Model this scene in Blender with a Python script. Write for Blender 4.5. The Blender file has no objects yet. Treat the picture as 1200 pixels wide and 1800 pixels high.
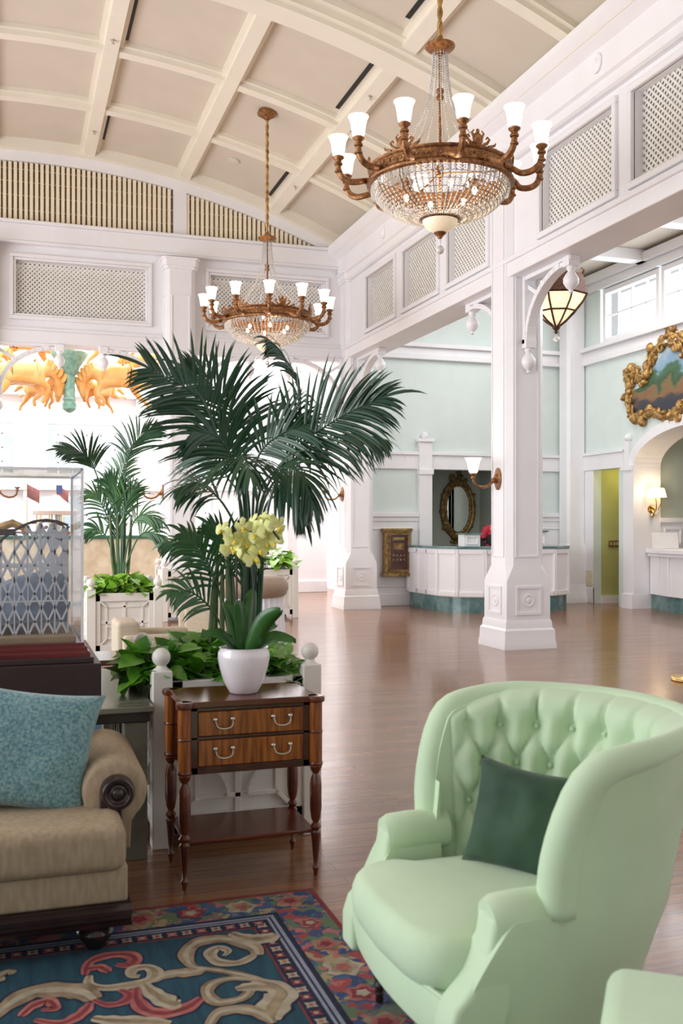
import bpy, math, random
from mathutils import Vector, Matrix, noise
PI = math.pi
S = bpy.context.scene
COL = S.collection
rnd = random.Random(7)
TH = math.radians(18.3); CT, ST = math.cos(TH), math.sin(TH)
H = 1.45; F = 1750.0; HY = 925.0

# ---------------------------------------------------------------- camera, world, lights
cam_d = bpy.data.cameras.new('camera'); cam = bpy.data.objects.new('camera', cam_d); COL.objects.link(cam)
cam.location = (0, 0, H); cam.rotation_euler = (PI/2, 0, -TH)
cam_d.sensor_fit = 'VERTICAL'; cam_d.sensor_height = 36; cam_d.sensor_width = 24; cam_d.lens = 35
cam_d.shift_y = 25/1800
cam_d.clip_start = .05
cam_d.dof.use_dof = True; cam_d.dof.focus_distance = 9.0; cam_d.dof.aperture_fstop = 4.5
S.camera = cam
S.view_settings.view_transform = 'Standard'; S.view_settings.look = 'None'; S.view_settings.gamma = 1
S.view_settings.use_curve_mapping = False
S.view_settings.exposure = 0.24
try:
    S.cycles.use_denoising = True
    S.cycles.max_bounces = 8; S.cycles.diffuse_bounces = 4; S.cycles.glossy_bounces = 3
    S.cycles.transmission_bounces = 5; S.cycles.transparent_max_bounces = 12
    S.cycles.sample_clamp_indirect = 6; S.cycles.caustics_reflective = False; S.cycles.caustics_refractive = False
except Exception: pass
W = bpy.data.worlds.new('daylight'); S.world = W; W.use_nodes = True
bg = W.node_tree.nodes['Background']; bg.inputs[0].default_value = (0.96, 0.975, 1, 1); bg.inputs[1].default_value = 0.92

def area(name, loc, rot, sx, sy, power, color):
    l = bpy.data.lights.new(name, 'AREA'); l.shape = 'RECTANGLE'; l.size = sx; l.size_y = sy
    l.energy = power; l.color = color
    o = bpy.data.objects.new(name, l); COL.objects.link(o); o.location = loc; o.rotation_euler = rot
    return o
area('atrium_fill', (1, 22.5, 9.2), (0, 0, 0), 14, 8, 2600, (1, .99, .97))            # area light added to brighten the atrium, pointing down; no skylight is modelled
area('clerestory_daylight', (10.9, 13.2, 5.35), (0, PI/2, 0), 1.0, 6.0, 260, (.93, .96, 1))    # daylight through the aisle windows
area('aisle_fill', (8.2, 12.0, 5.95), (0, 0, 0), 2.2, 7, 120, (1, .97, .95))  # fill light added below the closed aisle ceiling to brighten the aisle
area('left_arcade_daylight', (-4.7, 9.0, 2.6), (0, -PI/2, 0), 3.6, 13.0, 700, (.96, .97, 1))     # daylight through the open arcade on the left, out of frame

def pointlight(parent, loc, power, color, r=.05):
    l = bpy.data.lights.new('point_light', 'POINT'); l.energy = power; l.color = color; l.shadow_soft_size = r
    o = bpy.data.objects.new('point_light', l); COL.objects.link(o); o.location = loc; o.parent = parent
    return o

# ---------------------------------------------------------------- measuring helpers
def pt(px, py, d):
    s = (px-600)/F*d
    return Vector((s*CT + d*ST, d*CT - s*ST, H + (HY-py)/F*d))
def pz(px, py, z):
    return pt(px, py, (H-z)*F/(py-HY))

# ---------------------------------------------------------------- materials
def mat(name, col, rough=.5, metal=0, var=.0, scale=6, bump=0, bscale=40, coat=0, emis=None, es=0, sheen=0, trans=0, col2=None, stretch=(1,1,1), spec=None, sss=0):
    m = bpy.data.materials.new(name); m.use_nodes = True
    nt = m.node_tree; N = nt.nodes; L = nt.links; b = N['Principled BSDF']
    c = (*col, 1)
    b.inputs['Base Color'].default_value = c; b.inputs['Roughness'].default_value = rough; b.inputs['Metallic'].default_value = metal
    if spec is not None: b.inputs['Specular IOR Level'].default_value = spec
    if coat: b.inputs['Coat Weight'].default_value = coat; b.inputs['Coat Roughness'].default_value = .08
    if sheen: b.inputs['Sheen Weight'].default_value = sheen
    if trans: b.inputs['Transmission Weight'].default_value = trans
    if emis: b.inputs['Emission Color'].default_value = (*emis, 1); b.inputs['Emission Strength'].default_value = es
    tc = N.new('ShaderNodeTexCoord'); mp = N.new('ShaderNodeMapping'); L.new(tc.outputs['Object'], mp.inputs[0]); mp.inputs['Scale'].default_value = stretch
    nz = N.new('ShaderNodeTexNoise'); nz.inputs['Scale'].default_value = scale; nz.inputs['Detail'].default_value = 5; L.new(mp.outputs[0], nz.inputs['Vector'])
    rp = N.new('ShaderNodeValToRGB'); L.new(nz.outputs['Fac'], rp.inputs[0])
    if col2 is None: v = max(var, .02); lo = tuple(x*(1-v) for x in col); hi = tuple(min(1, x*(1+v)) for x in col)
    else: lo, hi = col, col2
    rp.color_ramp.elements[0].position = .35; rp.color_ramp.elements[1].position = .65
    rp.color_ramp.elements[0].color = (*lo, 1); rp.color_ramp.elements[1].color = (*hi, 1)
    L.new(rp.outputs[0], b.inputs['Base Color'])
    if bump:
        n2 = N.new('ShaderNodeTexNoise'); n2.inputs['Scale'].default_value = bscale; n2.inputs['Detail'].default_value = 4; L.new(mp.outputs[0], n2.inputs['Vector'])
        bp = N.new('ShaderNodeBump'); bp.inputs['Strength'].default_value = bump; bp.inputs['Distance'].default_value = .01
        L.new(n2.outputs['Fac'], bp.inputs['Height']); L.new(bp.outputs[0], b.inputs['Normal'])
    return m
def glass(name, tint=(.97,.99,1), refl=.015):
    m = bpy.data.materials.new(name); m.use_nodes = True
    nt = m.node_tree; N = nt.nodes; L = nt.links; N.remove(N['Principled BSDF'])
    t = N.new('ShaderNodeBsdfTransparent'); t.inputs[0].default_value = (*tint, 1)
    g = N.new('ShaderNodeBsdfGlossy'); g.inputs['Roughness'].default_value = .03
    fr = N.new('ShaderNodeFresnel'); fr.inputs[0].default_value = 1.45
    ma = N.new('ShaderNodeMath'); ma.operation = 'MULTIPLY_ADD'; ma.inputs[1].default_value = .55; ma.inputs[2].default_value = refl
    L.new(fr.outputs[0], ma.inputs[0])
    mx = N.new('ShaderNodeMixShader'); L.new(ma.outputs[0], mx.inputs[0]); L.new(t.outputs[0], mx.inputs[1]); L.new(g.outputs[0], mx.inputs[2])
    L.new(mx.outputs[0], N['Material Output'].inputs[0]); return m
M = {}
M['white'] = mat('white_paint', (.86,.855,.88), .38, var=.015, scale=2)
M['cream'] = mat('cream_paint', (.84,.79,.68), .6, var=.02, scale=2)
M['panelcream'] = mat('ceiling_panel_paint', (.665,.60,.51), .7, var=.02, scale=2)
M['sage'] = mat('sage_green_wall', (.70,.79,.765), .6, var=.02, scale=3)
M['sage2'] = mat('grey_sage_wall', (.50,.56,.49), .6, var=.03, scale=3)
M['olive'] = mat('olive_corridor_paint', (.50,.50,.20), .6, var=.04, scale=3)
M['slatback'] = mat('brown_backing', (.50,.40,.26), .8, var=.1)  # plain brown, behind the lunette slats and on the switches
M['slat'] = mat('slat_paint', (.88,.78,.60), .5, var=.03)
M['lattice'] = mat('lattice_paint', (.84,.82,.78), .5, var=.03)
M['black'] = mat('black_slot', (.01,.01,.01), .6)
M['teal_marble'] = mat('teal_marble', (.07,.16,.17), .15, col2=(.18,.30,.30), scale=5, coat=.4)
M['bronze'] = mat('aged_bronze', (.17,.075,.030), .35, metal=.75, col2=(.42,.20,.08), scale=30, bump=.5, bscale=120)
M['darkbronze'] = mat('dark_bronze', (.05,.022,.016), .4, metal=.6, col2=(.15,.07,.04), scale=30, bump=.4, bscale=100)
M['gold'] = mat('antique_gold', (.28,.15,.045), .38, metal=.6, col2=(.62,.39,.14), scale=14, bump=.6, bscale=60)
M['goldmirror'] = mat('dull_gilt', (.17,.10,.035), .4, metal=.5, col2=(.42,.27,.09), scale=16, bump=.6, bscale=60)
M['brass'] = mat('polished_brass', (.75,.50,.20), .22, metal=1, var=.1)
M['horse'] = mat('golden_carved_wood', (.70,.32,.07), .35, col2=(.86,.50,.20), scale=2.5, bump=.2, bscale=10)
M['verdigris'] = mat('verdigris_metal', (.14,.32,.27), .5, col2=(.30,.48,.40), scale=12, metal=.2)
M['crystal'] = mat('cut_crystal', (.97,.95,.93), .12, trans=.45, var=.02)
M['shade'] = mat('frosted_glass_shade', (.98,.96,.93), .4, emis=(1,.92,.80), es=.85)
M['bulb'] = mat('glowing_bulb', (1,.95,.85), .4, emis=(1,.84,.6), es=9)
M['alabaster'] = mat('alabaster_glass', (.93,.82,.62), .35, emis=(1,.80,.5), es=.25, var=.06)
M['lampglass'] = mat('lit_cream_glass', (.95,.85,.65), .4, emis=(1,.82,.50), es=.7, var=.1)
M['greenfab'] = mat('pale_green_upholstery', (.56,.725,.495), .85, var=.05, scale=3, bump=.12, bscale=500, sheen=.25)
M['darkgreen'] = mat('dark_green_velvet', (.013,.048,.024), .75, col2=(.035,.085,.045), scale=5, sheen=.12)
M['tan'] = mat('tan_woven_fabric', (.35,.265,.17), .9, col2=(.43,.34,.235), scale=60, stretch=(1,1,.25), bump=.25, bscale=350)
M['teal'] = mat('teal_chenille', (.075,.21,.25), .85, col2=(.26,.42,.43), scale=90, bump=.4, bscale=120, sheen=.3)
M['ebony'] = mat('ebony_wood', (.022,.011,.012), .22, var=.3, scale=20, stretch=(.2,1,1), coat=.3)
M['espresso'] = mat('espresso_lacquer', (.040,.022,.024), .4, var=.2, scale=4)
M['maroon'] = mat('maroon_wood', (.13,.014,.015), .28, var=.25, scale=10, stretch=(.15,1,1), coat=.3)
M['mahog'] = mat('mahogany', (.075,.015,.006), .2, col2=(.14,.032,.011), scale=9, stretch=(.4,4,1), coat=.2)
M['darkmahog'] = mat('dark_mahogany', (.040,.009,.007), .2, col2=(.08,.018,.010), scale=12, coat=.4)
M['satin'] = mat('striped_satinwood', (.15,.036,.006), .28, col2=(.42,.135,.020), scale=10, stretch=(7,7,.5), coat=.15)
M['pewter'] = mat('pewter_metal', (.62,.58,.50), .3, metal=1, var=.1)
M['greytable'] = mat('weathered_grey_green_wood', (.13,.13,.095), .25, col2=(.25,.25,.19), scale=5, stretch=(.5,8,1), coat=.3)
M['darktrim'] = mat('dark_table_edge', (.035,.028,.022), .35, var=.2)
M['planter'] = mat('planter_paint', (.80,.775,.72), .42, var=.02)
M['leafdark'] = mat('palm_leaf', (.010,.050,.020), .3, col2=(.025,.095,.040), scale=3, spec=.6)
M['leafdim'] = mat('palm_leaf_light', (.03,.11,.05), .35, col2=(.08,.20,.07), scale=3)
M['stem'] = mat('palm_stem', (.06,.12,.04), .5, col2=(.12,.16,.06), scale=8)
M['ivy'] = mat('pothos_leaf', (.045,.20,.018), .35, col2=(.17,.42,.035), scale=9)
M['ivyb'] = mat('bright_pothos_leaf', (.14,.38,.03), .4, col2=(.33,.56,.06), scale=9)
M['orchidleaf'] = mat('orchid_leaf', (.025,.10,.02), .3, col2=(.05,.16,.03), scale=4)
M['orchid'] = mat('yellow_green_petal', (.72,.78,.22), .6, col2=(.86,.88,.45), scale=20, sss=1)
M['orchidlip'] = mat('orchid_lip', (.80,.62,.08), .5, var=.1)
M['darkstem'] = mat('dark_orchid_stem', (.03,.018,.02), .5, var=.1)
M['ceramic'] = mat('white_glazed_ceramic', (.86,.82,.86), .12, coat=.6, var=.01)
M['soil'] = mat('dark_soil', (.03,.02,.012), .9, var=.4, scale=40, bump=.6)
M['glass'] = glass('clear_glass')
M['windowglass'] = glass('window_glass', (.98,.99,1), .03)
M['acrylic'] = mat('acrylic_edge', (.88,.90,.95), .15, var=.03)
M['backing'] = mat('beige_lattice_backing', (.66,.63,.54), .8, var=.05)  # plain beige, mainly for the added panels behind the lattice
M['modelwhite'] = mat('white_model_timber', (.84,.84,.90), .5, var=.05)
M['modelgrey'] = mat('bluegrey_model_hill', (.28,.33,.42), .7, var=.25, scale=14)
M['sand'] = mat('tan_model_base', (.52,.36,.22), .7, var=.08)
M['redpaint'] = mat('red_paint', (.5,.05,.04), .4, var=.1)
M['trackdark'] = mat('dark_track', (.10,.06,.06), .5, var=.2)
M['mirror'] = mat('mirror_glass', (.93,.94,.93), .02, metal=1)
M['skin'] = mat('skin', (.42,.24,.16), .5, var=.05)
M['hair'] = mat('black_hair', (.012,.009,.008), .4, var=.2, scale=60)
M['redshirt'] = mat('red_shirt', (.45,.02,.05), .7, var=.08)
M['blackcloth'] = mat('black_cloth', (.012,.012,.016), .8, var=.2)
M['blackplastic'] = mat('black_plastic', (.02,.02,.025), .35, var=.1)
M['paper'] = mat('white_paper', (.86,.84,.83), .6)
M['beige_chair'] = mat('beige_upholstery', (.50,.42,.31), .85, var=.06, scale=40)
M['taupe'] = mat('taupe_velvet', (.36,.255,.18), .8, var=.08, scale=8, sheen=.3)
M['marble_beige'] = mat('beige_marble', (.66,.56,.38), .3, col2=(.84,.76,.58), scale=5)
M['greenstone'] = mat('dark_green_stone', (.04,.15,.11), .2, var=.2)
M['canvas_cream'] = mat('cream_canopy', (.75,.55,.45), .6, var=.05)
M['blue'] = mat('navy_blue', (.05,.08,.30), .5, var=.1)

def painting_mat():
    m = bpy.data.materials.new('landscape_painting'); m.use_nodes = True
    nt = m.node_tree; N = nt.nodes; L = nt.links; b = N['Principled BSDF']; b.inputs['Roughness'].default_value = .35
    tc = N.new('ShaderNodeTexCoord'); sp = N.new('ShaderNodeSeparateXYZ'); L.new(tc.outputs['Generated'], sp.inputs[0])
    nz = N.new('ShaderNodeTexNoise'); nz.inputs['Scale'].default_value = 5; nz.inputs['Detail'].default_value = 6; L.new(tc.outputs['Generated'], nz.inputs['Vector'])
    ad = N.new('ShaderNodeMath'); ad.operation = 'MULTIPLY_ADD'; ad.inputs[1].default_value = .7; L.new(nz.outputs['Fac'], ad.inputs[0]); L.new(sp.outputs['Z'], ad.inputs[2])
    sb = N.new('ShaderNodeMath'); sb.operation = 'SUBTRACT'; sb.inputs[1].default_value = .35; L.new(ad.outputs[0], sb.inputs[0])
    rp = N.new('ShaderNodeValToRGB'); L.new(sb.outputs[0], rp.inputs[0]); cr = rp.color_ramp
    for i, (p, c) in enumerate([(0,(.03,.03,.05)),(.22,(.05,.05,.06)),(.3,(.26,.11,.05)),(.42,(.20,.15,.06)),(.46,(.04,.09,.04)),(.62,(.07,.16,.09)),(.68,(.22,.36,.50)),(1,(.42,.55,.68))]):
        e = cr.elements[i] if i < 2 else cr.elements.new(p)
        e.position = p; e.color = (*c, 1)
    cr.elements[1].position = 1 if False else cr.elements[1].position
    L.new(rp.outputs[0], b.inputs['Base Color']); return m
M['painting'] = painting_mat()

def floor_mat():
    m = bpy.data.materials.new('hardwood_planks'); m.use_nodes = True
    nt = m.node_tree; N = nt.nodes; L = nt.links; b = N['Principled BSDF']
    tc = N.new('ShaderNodeTexCoord'); br = N.new('ShaderNodeTexBrick'); L.new(tc.outputs['Object'], br.inputs['Vector'])
    br.inputs['Scale'].default_value = 1; br.inputs['Brick Width'].default_value = 1.3; br.inputs['Row Height'].default_value = .085
    br.inputs['Mortar Size'].default_value = .0018; br.inputs['Mortar Smooth'].default_value = .3; br.inputs['Bias'].default_value = 0
    br.inputs['Color1'].default_value = (.215,.090,.042,1); br.inputs['Color2'].default_value = (.315,.145,.070,1); br.inputs['Mortar'].default_value = (.06,.025,.012,1)
    mp = N.new('ShaderNodeMapping'); mp.inputs['Scale'].default_value = (1.5, 22, 1); L.new(tc.outputs['Object'], mp.inputs[0])
    nz = N.new('ShaderNodeTexNoise'); nz.inputs['Scale'].default_value = 3; nz.inputs['Detail'].default_value = 6; L.new(mp.outputs[0], nz.inputs['Vector'])
    rp = N.new('ShaderNodeValToRGB'); rp.color_ramp.elements[0].position = .3; rp.color_ramp.elements[0].color = (.72,.72,.72,1); rp.color_ramp.elements[1].position = .7; rp.color_ramp.elements[1].color = (1.15,1.15,1.15,1)
    L.new(nz.outputs['Fac'], rp.inputs[0])
    mx = N.new('ShaderNodeMix'); mx.data_type = 'RGBA'; mx.blend_type = 'MULTIPLY'; mx.inputs[0].default_value = 1
    L.new(br.outputs['Color'], mx.inputs[6]); L.new(rp.outputs[0], mx.inputs[7]); L.new(mx.outputs[2], b.inputs['Base Color'])
    n3 = N.new('ShaderNodeTexNoise'); n3.inputs['Scale'].default_value = 1.3; mp2 = N.new('ShaderNodeMapping'); mp2.inputs['Scale'].default_value = (1, 6, 1); L.new(tc.outputs['Object'], mp2.inputs[0]); L.new(mp2.outputs[0], n3.inputs['Vector'])
    mr = N.new('ShaderNodeMapRange'); mr.inputs[3].default_value = .16; mr.inputs[4].default_value = .30; L.new(n3.outputs['Fac'], mr.inputs[0]); L.new(mr.outputs[0], b.inputs['Roughness'])
    bp = N.new('ShaderNodeBump'); bp.inputs['Strength'].default_value = .05; bp.inputs['Distance'].default_value = .003
    L.new(n3.outputs['Fac'], bp.inputs['Height']); L.new(bp.outputs[0], b.inputs['Normal'])
    b.inputs['Coat Weight'].default_value = .25; b.inputs['Coat Roughness'].default_value = .08
    return m
M['floor'] = floor_mat()
def rug_border_mat(name, base, cols, scale):
    m = bpy.data.materials.new(name); m.use_nodes = True
    nt = m.node_tree; N = nt.nodes; L = nt.links; b = N['Principled BSDF']; b.inputs['Roughness'].default_value = .95
    tc = N.new('ShaderNodeTexCoord'); vo = N.new('ShaderNodeTexVoronoi'); vo.inputs['Scale'].default_value = scale
    nz = N.new('ShaderNodeTexNoise'); nz.inputs['Scale'].default_value = scale*.8
    mxv = N.new('ShaderNodeMix'); mxv.data_type = 'VECTOR'; mxv.inputs[0].default_value = .12
    L.new(tc.outputs['Object'], mxv.inputs[4]); L.new(nz.outputs['Color'], mxv.inputs[5]); L.new(tc.outputs['Object'], nz.inputs['Vector'])
    L.new(mxv.outputs[1], vo.inputs['Vector'])
    sp = N.new('ShaderNodeSeparateColor'); L.new(vo.outputs['Color'], sp.inputs[0])
    rp = N.new('ShaderNodeValToRGB'); rp.color_ramp.interpolation = 'CONSTANT'; L.new(sp.outputs[0], rp.inputs[0])
    n = len(cols)
    for i, c in enumerate(cols):
        e = rp.color_ramp.elements[i] if i < 2 else rp.color_ramp.elements.new(i/n)
        e.position = i/n; e.color = (*c, 1)
    L.new(rp.outputs[0], b.inputs['Base Color']); return m
M['rugfield'] = mat('rug_teal_field', (.006,.040,.070), .95, col2=(.013,.070,.105), scale=6, stretch=(6,.6,1), bump=.3, bscale=300)
M['rugdark'] = mat('rug_navy', (.008,.014,.045), .95, var=.3, scale=30)
M['rugred'] = mat('rug_red', (.20,.028,.035), .95, var=.2, scale=30)
M['rugpink'] = mat('rug_rose', (.28,.07,.075), .95, col2=(.42,.15,.13), scale=14)
M['rugtan'] = mat('rug_tan', (.17,.12,.07), .95, col2=(.35,.27,.17), scale=16)
M['rugcream'] = mat('rug_cream', (.38,.33,.25), .95, var=.15, scale=20)
M['rugline'] = mat('rug_pale_blue', (.26,.28,.36), .95, var=.1, scale=20)
M['rugborder'] = rug_border_mat('rug_floral_border', 0, [(.05,.07,.17),(.12,.15,.12),(.30,.055,.06),(.03,.06,.15),(.34,.27,.15),(.11,.17,.09),(.42,.14,.13),(.05,.10,.20)], 26)

# ---------------------------------------------------------------- mesh builder
class MB:
    def __init__(s): s.v = []; s.f = []; s.mi = []; s.cur = 0
    def add(s, vs, fs):
        o = len(s.v); s.v += [tuple(v) for v in vs]; s.f += [tuple(i+o for i in f) for f in fs]; s.mi += [s.cur]*len(fs)
    def box(s, x0, x1, y0, y1, z0, z1):
        s.add([(x0,y0,z0),(x1,y0,z0),(x1,y1,z0),(x0,y1,z0),(x0,y0,z1),(x1,y0,z1),(x1,y1,z1),(x0,y1,z1)],
              [(0,3,2,1),(4,5,6,7),(0,1,5,4),(1,2,6,5),(2,3,7,6),(3,0,4,7)])
    def obox(s, p0, p1, w, h, up=(0,0,1)):      # bar of section w x h from p0 to p1
        p0, p1 = Vector(p0), Vector(p1); t = (p1-p0).normalized(); up = Vector(up)
        a = t.cross(up)
        if a.length < 1e-4: a = t.cross(Vector((1,0,0)))
        a.normalize(); b = a.cross(t).normalized(); a = a*w/2; b = b*h/2
        vs = [p+x for p in (p0,p1) for x in (-a-b, a-b, a+b, -a+b)]
        s.add(vs, [(3,2,1,0),(4,5,6,7),(0,1,5,4),(1,2,6,5),(2,3,7,6),(3,0,4,7)])
    def tube(s, pts, rad, n=8, cap=True, sx=1.0):
        pts = [Vector(p) for p in pts]; m = len(pts)
        if not hasattr(rad, '__len__'): rad = [rad]*m
        t = (pts[1]-pts[0]).normalized(); u = t.cross(Vector((0,0,1)))
        if u.length < .05: u = t.cross(Vector((1,0,0)))
        u.normalize(); vs = []
        for i, p in enumerate(pts):
            if i == 0: t = pts[1]-p
            elif i == m-1: t = p-pts[i-1]
            else: t = pts[i+1]-pts[i-1]
            if t.length < 1e-9: t = Vector((0,0,1))
            t = t.normalized(); u = (u - t*u.dot(t)).normalized(); w = t.cross(u)
            for k in range(n):
                a = 2*PI*k/n; vs.append(p + (u*math.cos(a)*sx + w*math.sin(a))*rad[i])
        fs = [(i*n+k, i*n+(k+1)%n, (i+1)*n+(k+1)%n, (i+1)*n+k) for i in range(m-1) for k in range(n)]
        if cap: fs += [tuple(range(n))[::-1], tuple(range((m-1)*n, m*n))]
        s.add(vs, fs)
    def lathe(s, prof, c=(0,0,0), n=20, ax='z', a0=0, a1=2*PI):
        c = Vector(c); vs = []; m = len(prof); full = abs(a1-a0-2*PI) < 1e-6; cols = n if full else n+1
        for k in range(cols):
            a = a0+(a1-a0)*k/n
            for r, z in prof:
                p = (r*math.cos(a), r*math.sin(a), z)
                if ax == 'x': p = (p[2], p[0], p[1])
                if ax == 'y': p = (p[1], p[2], p[0])
                vs.append(c+Vector(p))
        fs = []
        for k in range(n):
            k2 = (k+1) % cols
            for i in range(m-1): fs.append((k*m+i, k2*m+i, k2*m+i+1, k*m+i+1))
        s.add(vs, fs)
    def ball(s, c, r, n=10, m=7):
        if not hasattr(r, '__len__'): r = (r,r,r)
        c = Vector(c); vs = [c+Vector((0,0,-r[2]))]
        for i in range(1, m):
            th = PI*i/m
            for k in range(n):
                a = 2*PI*k/n; vs.append(c+Vector((r[0]*math.sin(th)*math.cos(a), r[1]*math.sin(th)*math.sin(a), -r[2]*math.cos(th))))
        vs.append(c+Vector((0,0,r[2]))); fs = []
        for k in range(n): fs.append((0, 1+(k+1)%n, 1+k))
        for i in range(m-2):
            for k in range(n): fs.append((1+i*n+k, 1+i*n+(k+1)%n, 1+(i+1)*n+(k+1)%n, 1+(i+1)*n+k))
        L = len(vs)-1; b = 1+(m-2)*n
        for k in range(n): fs.append((b+k, b+(k+1)%n, L))
        s.add(vs, fs)
    def octa(s, c, r, rz=None):
        x, y, z = c; q = rz or r
        s.add([(x+r,y,z),(x,y+r,z),(x-r,y,z),(x,y-r,z),(x,y,z+q),(x,y,z-q)], [(0,1,4),(1,2,4),(2,3,4),(3,0,4),(1,0,5),(2,1,5),(3,2,5),(0,3,5)])
    def prism(s, poly, axis, a, b):             # polygon extruded along an axis from a to b
        n = len(poly)
        def mk(p, t):
            return (t,p[0],p[1]) if axis == 'x' else (p[0],t,p[1]) if axis == 'y' else (p[0],p[1],t)
        vs = [mk(p, a) for p in poly]+[mk(p, b) for p in poly]
        fs = [tuple(range(n))[::-1], tuple(range(n, 2*n))]+[(i, (i+1)%n, n+(i+1)%n, n+i) for i in range(n)]
        s.add(vs, fs)
    def loft(s, rings, closed=True, cap=True):
        n = len(rings[0]); vs = [p for r in rings for p in r]; fs = []
        for i in range(len(rings)-1):
            for k in range(n if closed else n-1):
                fs.append((i*n+k, i*n+(k+1)%n, (i+1)*n+(k+1)%n, (i+1)*n+k))
        if cap and closed: fs += [tuple(range(n))[::-1], tuple(range((len(rings)-1)*n, len(rings)*n))]
        s.add(vs, fs)
    def xform(s, mtx, start=0):
        for i in range(start, len(s.v)): s.v[i] = tuple(mtx @ Vector(s.v[i]))
    def build(s, name, m, parent=None, smooth=True, bevel=0, seg=2, sub=0, ang=40, loc=None, fixn=True):
        me = bpy.data.meshes.new(name); me.from_pydata(s.v, [], s.f)
        ms = m if isinstance(m, (list, tuple)) else [m]
        for q in ms: me.materials.append(q)
        if len(ms) > 1: me.polygons.foreach_set('material_index', s.mi)
        if fixn:
            import bmesh
            b = bmesh.new(); b.from_mesh(me); bmesh.ops.recalc_face_normals(b, faces=b.faces); b.to_mesh(me); b.free()
        if smooth:
            me.polygons.foreach_set('use_smooth', [True]*len(me.polygons)); me.set_sharp_from_angle(angle=math.radians(ang))
        me.update()
        o = bpy.data.objects.new(name, me); COL.objects.link(o)
        if parent: o.parent = parent
        if loc: o.location = loc
        if bevel:
            q = o.modifiers.new('bevel', 'BEVEL'); q.width = bevel; q.segments = seg; q.limit_method = 'ANGLE'; q.angle_limit = math.radians(35)
        if sub: q = o.modifiers.new('sub', 'SUBSURF'); q.levels = sub; q.render_levels = sub
        return o
def thing(name, label, cat, loc=(0,0,0), rz=0, group=None):
    o = bpy.data.objects.new(name, None); COL.objects.link(o); o.location = loc; o.rotation_euler = (0,0,rz)
    o.empty_display_size = .1; return tag(o, label, cat, group)
def tag(o, label, cat, group=None, kind=None):
    o['label'] = label; o['category'] = cat
    if group: o['group'] = group
    if kind: o['kind'] = kind
    return o
def struct(o): o['kind'] = 'structure'; return o
KIDS = {}
def copy_tree(o, loc=None, rz=None, label=None, parent=None):
    c = o.copy(); COL.objects.link(c)
    if parent is not None: c.parent = parent
    if loc is not None: c.location = loc
    if rz is not None: c.rotation_euler = (0,0,rz)
    if label: c['label'] = label
    for ch in list(o.children): copy_tree(ch, parent=c)
    return c
def wall_holes(mb, axis, p0, p1, u0, u1, z0, z1, holes):   # wall slab with rectangular openings
    holes = [(max(h[0],u0), min(h[1],u1), h[2], h[3]) for h in holes]
    us = sorted({u0, u1, *[h[0] for h in holes], *[h[1] for h in holes]}); zs = sorted({z0, z1, *[h[2] for h in holes], *[h[3] for h in holes]})
    for a, b in zip(us, us[1:]):
        for c, d in zip(zs, zs[1:]):
            mu, mz = (a+b)/2, (c+d)/2
            if any(h[0] < mu < h[1] and h[2] < mz < h[3] for h in holes): continue
            if axis == 'x': mb.box(p0, p1, a, b, c, d)
            else: mb.box(a, b, p0, p1, c, d)
def frame_rect(mb, axis, p0, p1, u0, u1, z0, z1, w):       # picture-frame moulding
    for a, b, c, d in ((u0,u1,z0,z0+w),(u0,u1,z1-w,z1),(u0,u0+w,z0+w,z1-w),(u1-w,u1,z0+w,z1-w)):
        if axis == 'x': mb.box(p0, p1, a, b, c, d)
        else: mb.box(a, b, p0, p1, c, d)
# ================================================================ STRUCTURE
mb = MB(); mb.box(-9, 16, -4, 30, -.1, 0); struct(mb.build('floor', M['floor'], smooth=False))
mb = MB(); mb.box(-4.75, 5.8, -4.1, -4, 0, 7.6); struct(mb.build('wall_front', M['white'], smooth=False))  # unseen wall behind the camera, added to keep sky light off the foreground
CX, R0, ZC = .4, 12.3, 7.5-12.3
def vz(x, r=R0): return ZC+math.sqrt(max(r*r-(x-CX)**2, 0))
def arc_strip(mb, x0, x1, y0, y1, r0, r1, n=40):
    a0, a1 = math.asin((x0-CX)/r0), math.asin((x1-CX)/r0); rings = []
    for i in range(n+1):
        a = a0+(a1-a0)*i/n; s_, c_ = math.sin(a), math.cos(a)
        rings.append([(CX+r0*s_, y0, ZC+r0*c_), (CX+r0*s_, y1, ZC+r0*c_), (CX+r1*s_, y1, ZC+r1*c_), (CX+r1*s_, y0, ZC+r1*c_)])
    mb.loft(rings)
XL, XR, YE = -4.75, 5.57, 16.8
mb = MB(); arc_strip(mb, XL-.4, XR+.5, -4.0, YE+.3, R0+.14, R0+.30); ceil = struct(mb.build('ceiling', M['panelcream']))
for xb in (-3.46, -1.91, -.36, 1.19, 2.74, 4.29):
    mb = MB()
    for w, r in ((.30, R0+.07), (.18, R0)):
        a = math.asin((xb-CX)/R0); da = w/2/R0
        rings = []
        for y in (-4.0, YE):
            rings.append([(CX+q*math.sin(b), y, ZC+q*math.cos(b)) for q, b in ((r,a-da),(r,a+da),(R0+.2,a+da),(R0+.2,a-da))])
        mb.loft(rings)
    mb.build('ceiling_beam', M['cream'], ceil)
for yr in (14.88, 13.0, 9.0, 7.05):
    mb = MB(); arc_strip(mb, XL, XR, yr-.14, yr+.14, R0+.08, R0+.18); arc_strip(mb, XL, XR, yr-.08, yr+.08, R0+.02, R0+.12); mb.build('ceiling_rib', M['cream'], ceil)
for yr in (10.8, 4.9):
    mb = MB(); arc_strip(mb, XL, XR, yr-.36, yr+.36, R0+.05, R0+.18); arc_strip(mb, XL, XR, yr-.26, yr+.26, R0-.03, R0+.12); arc_strip(mb, XL, XR, yr-.17, yr+.17, R0-.08, R0+.12)
    mb.build('main_ceiling_rib', M['cream'], ceil)
mb = MB(); mb.box(XR-.22, XR+.3, 2.0, YE, 6.22, 6.44); mb.build('edge_beam', M['cream'], ceil)
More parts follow.
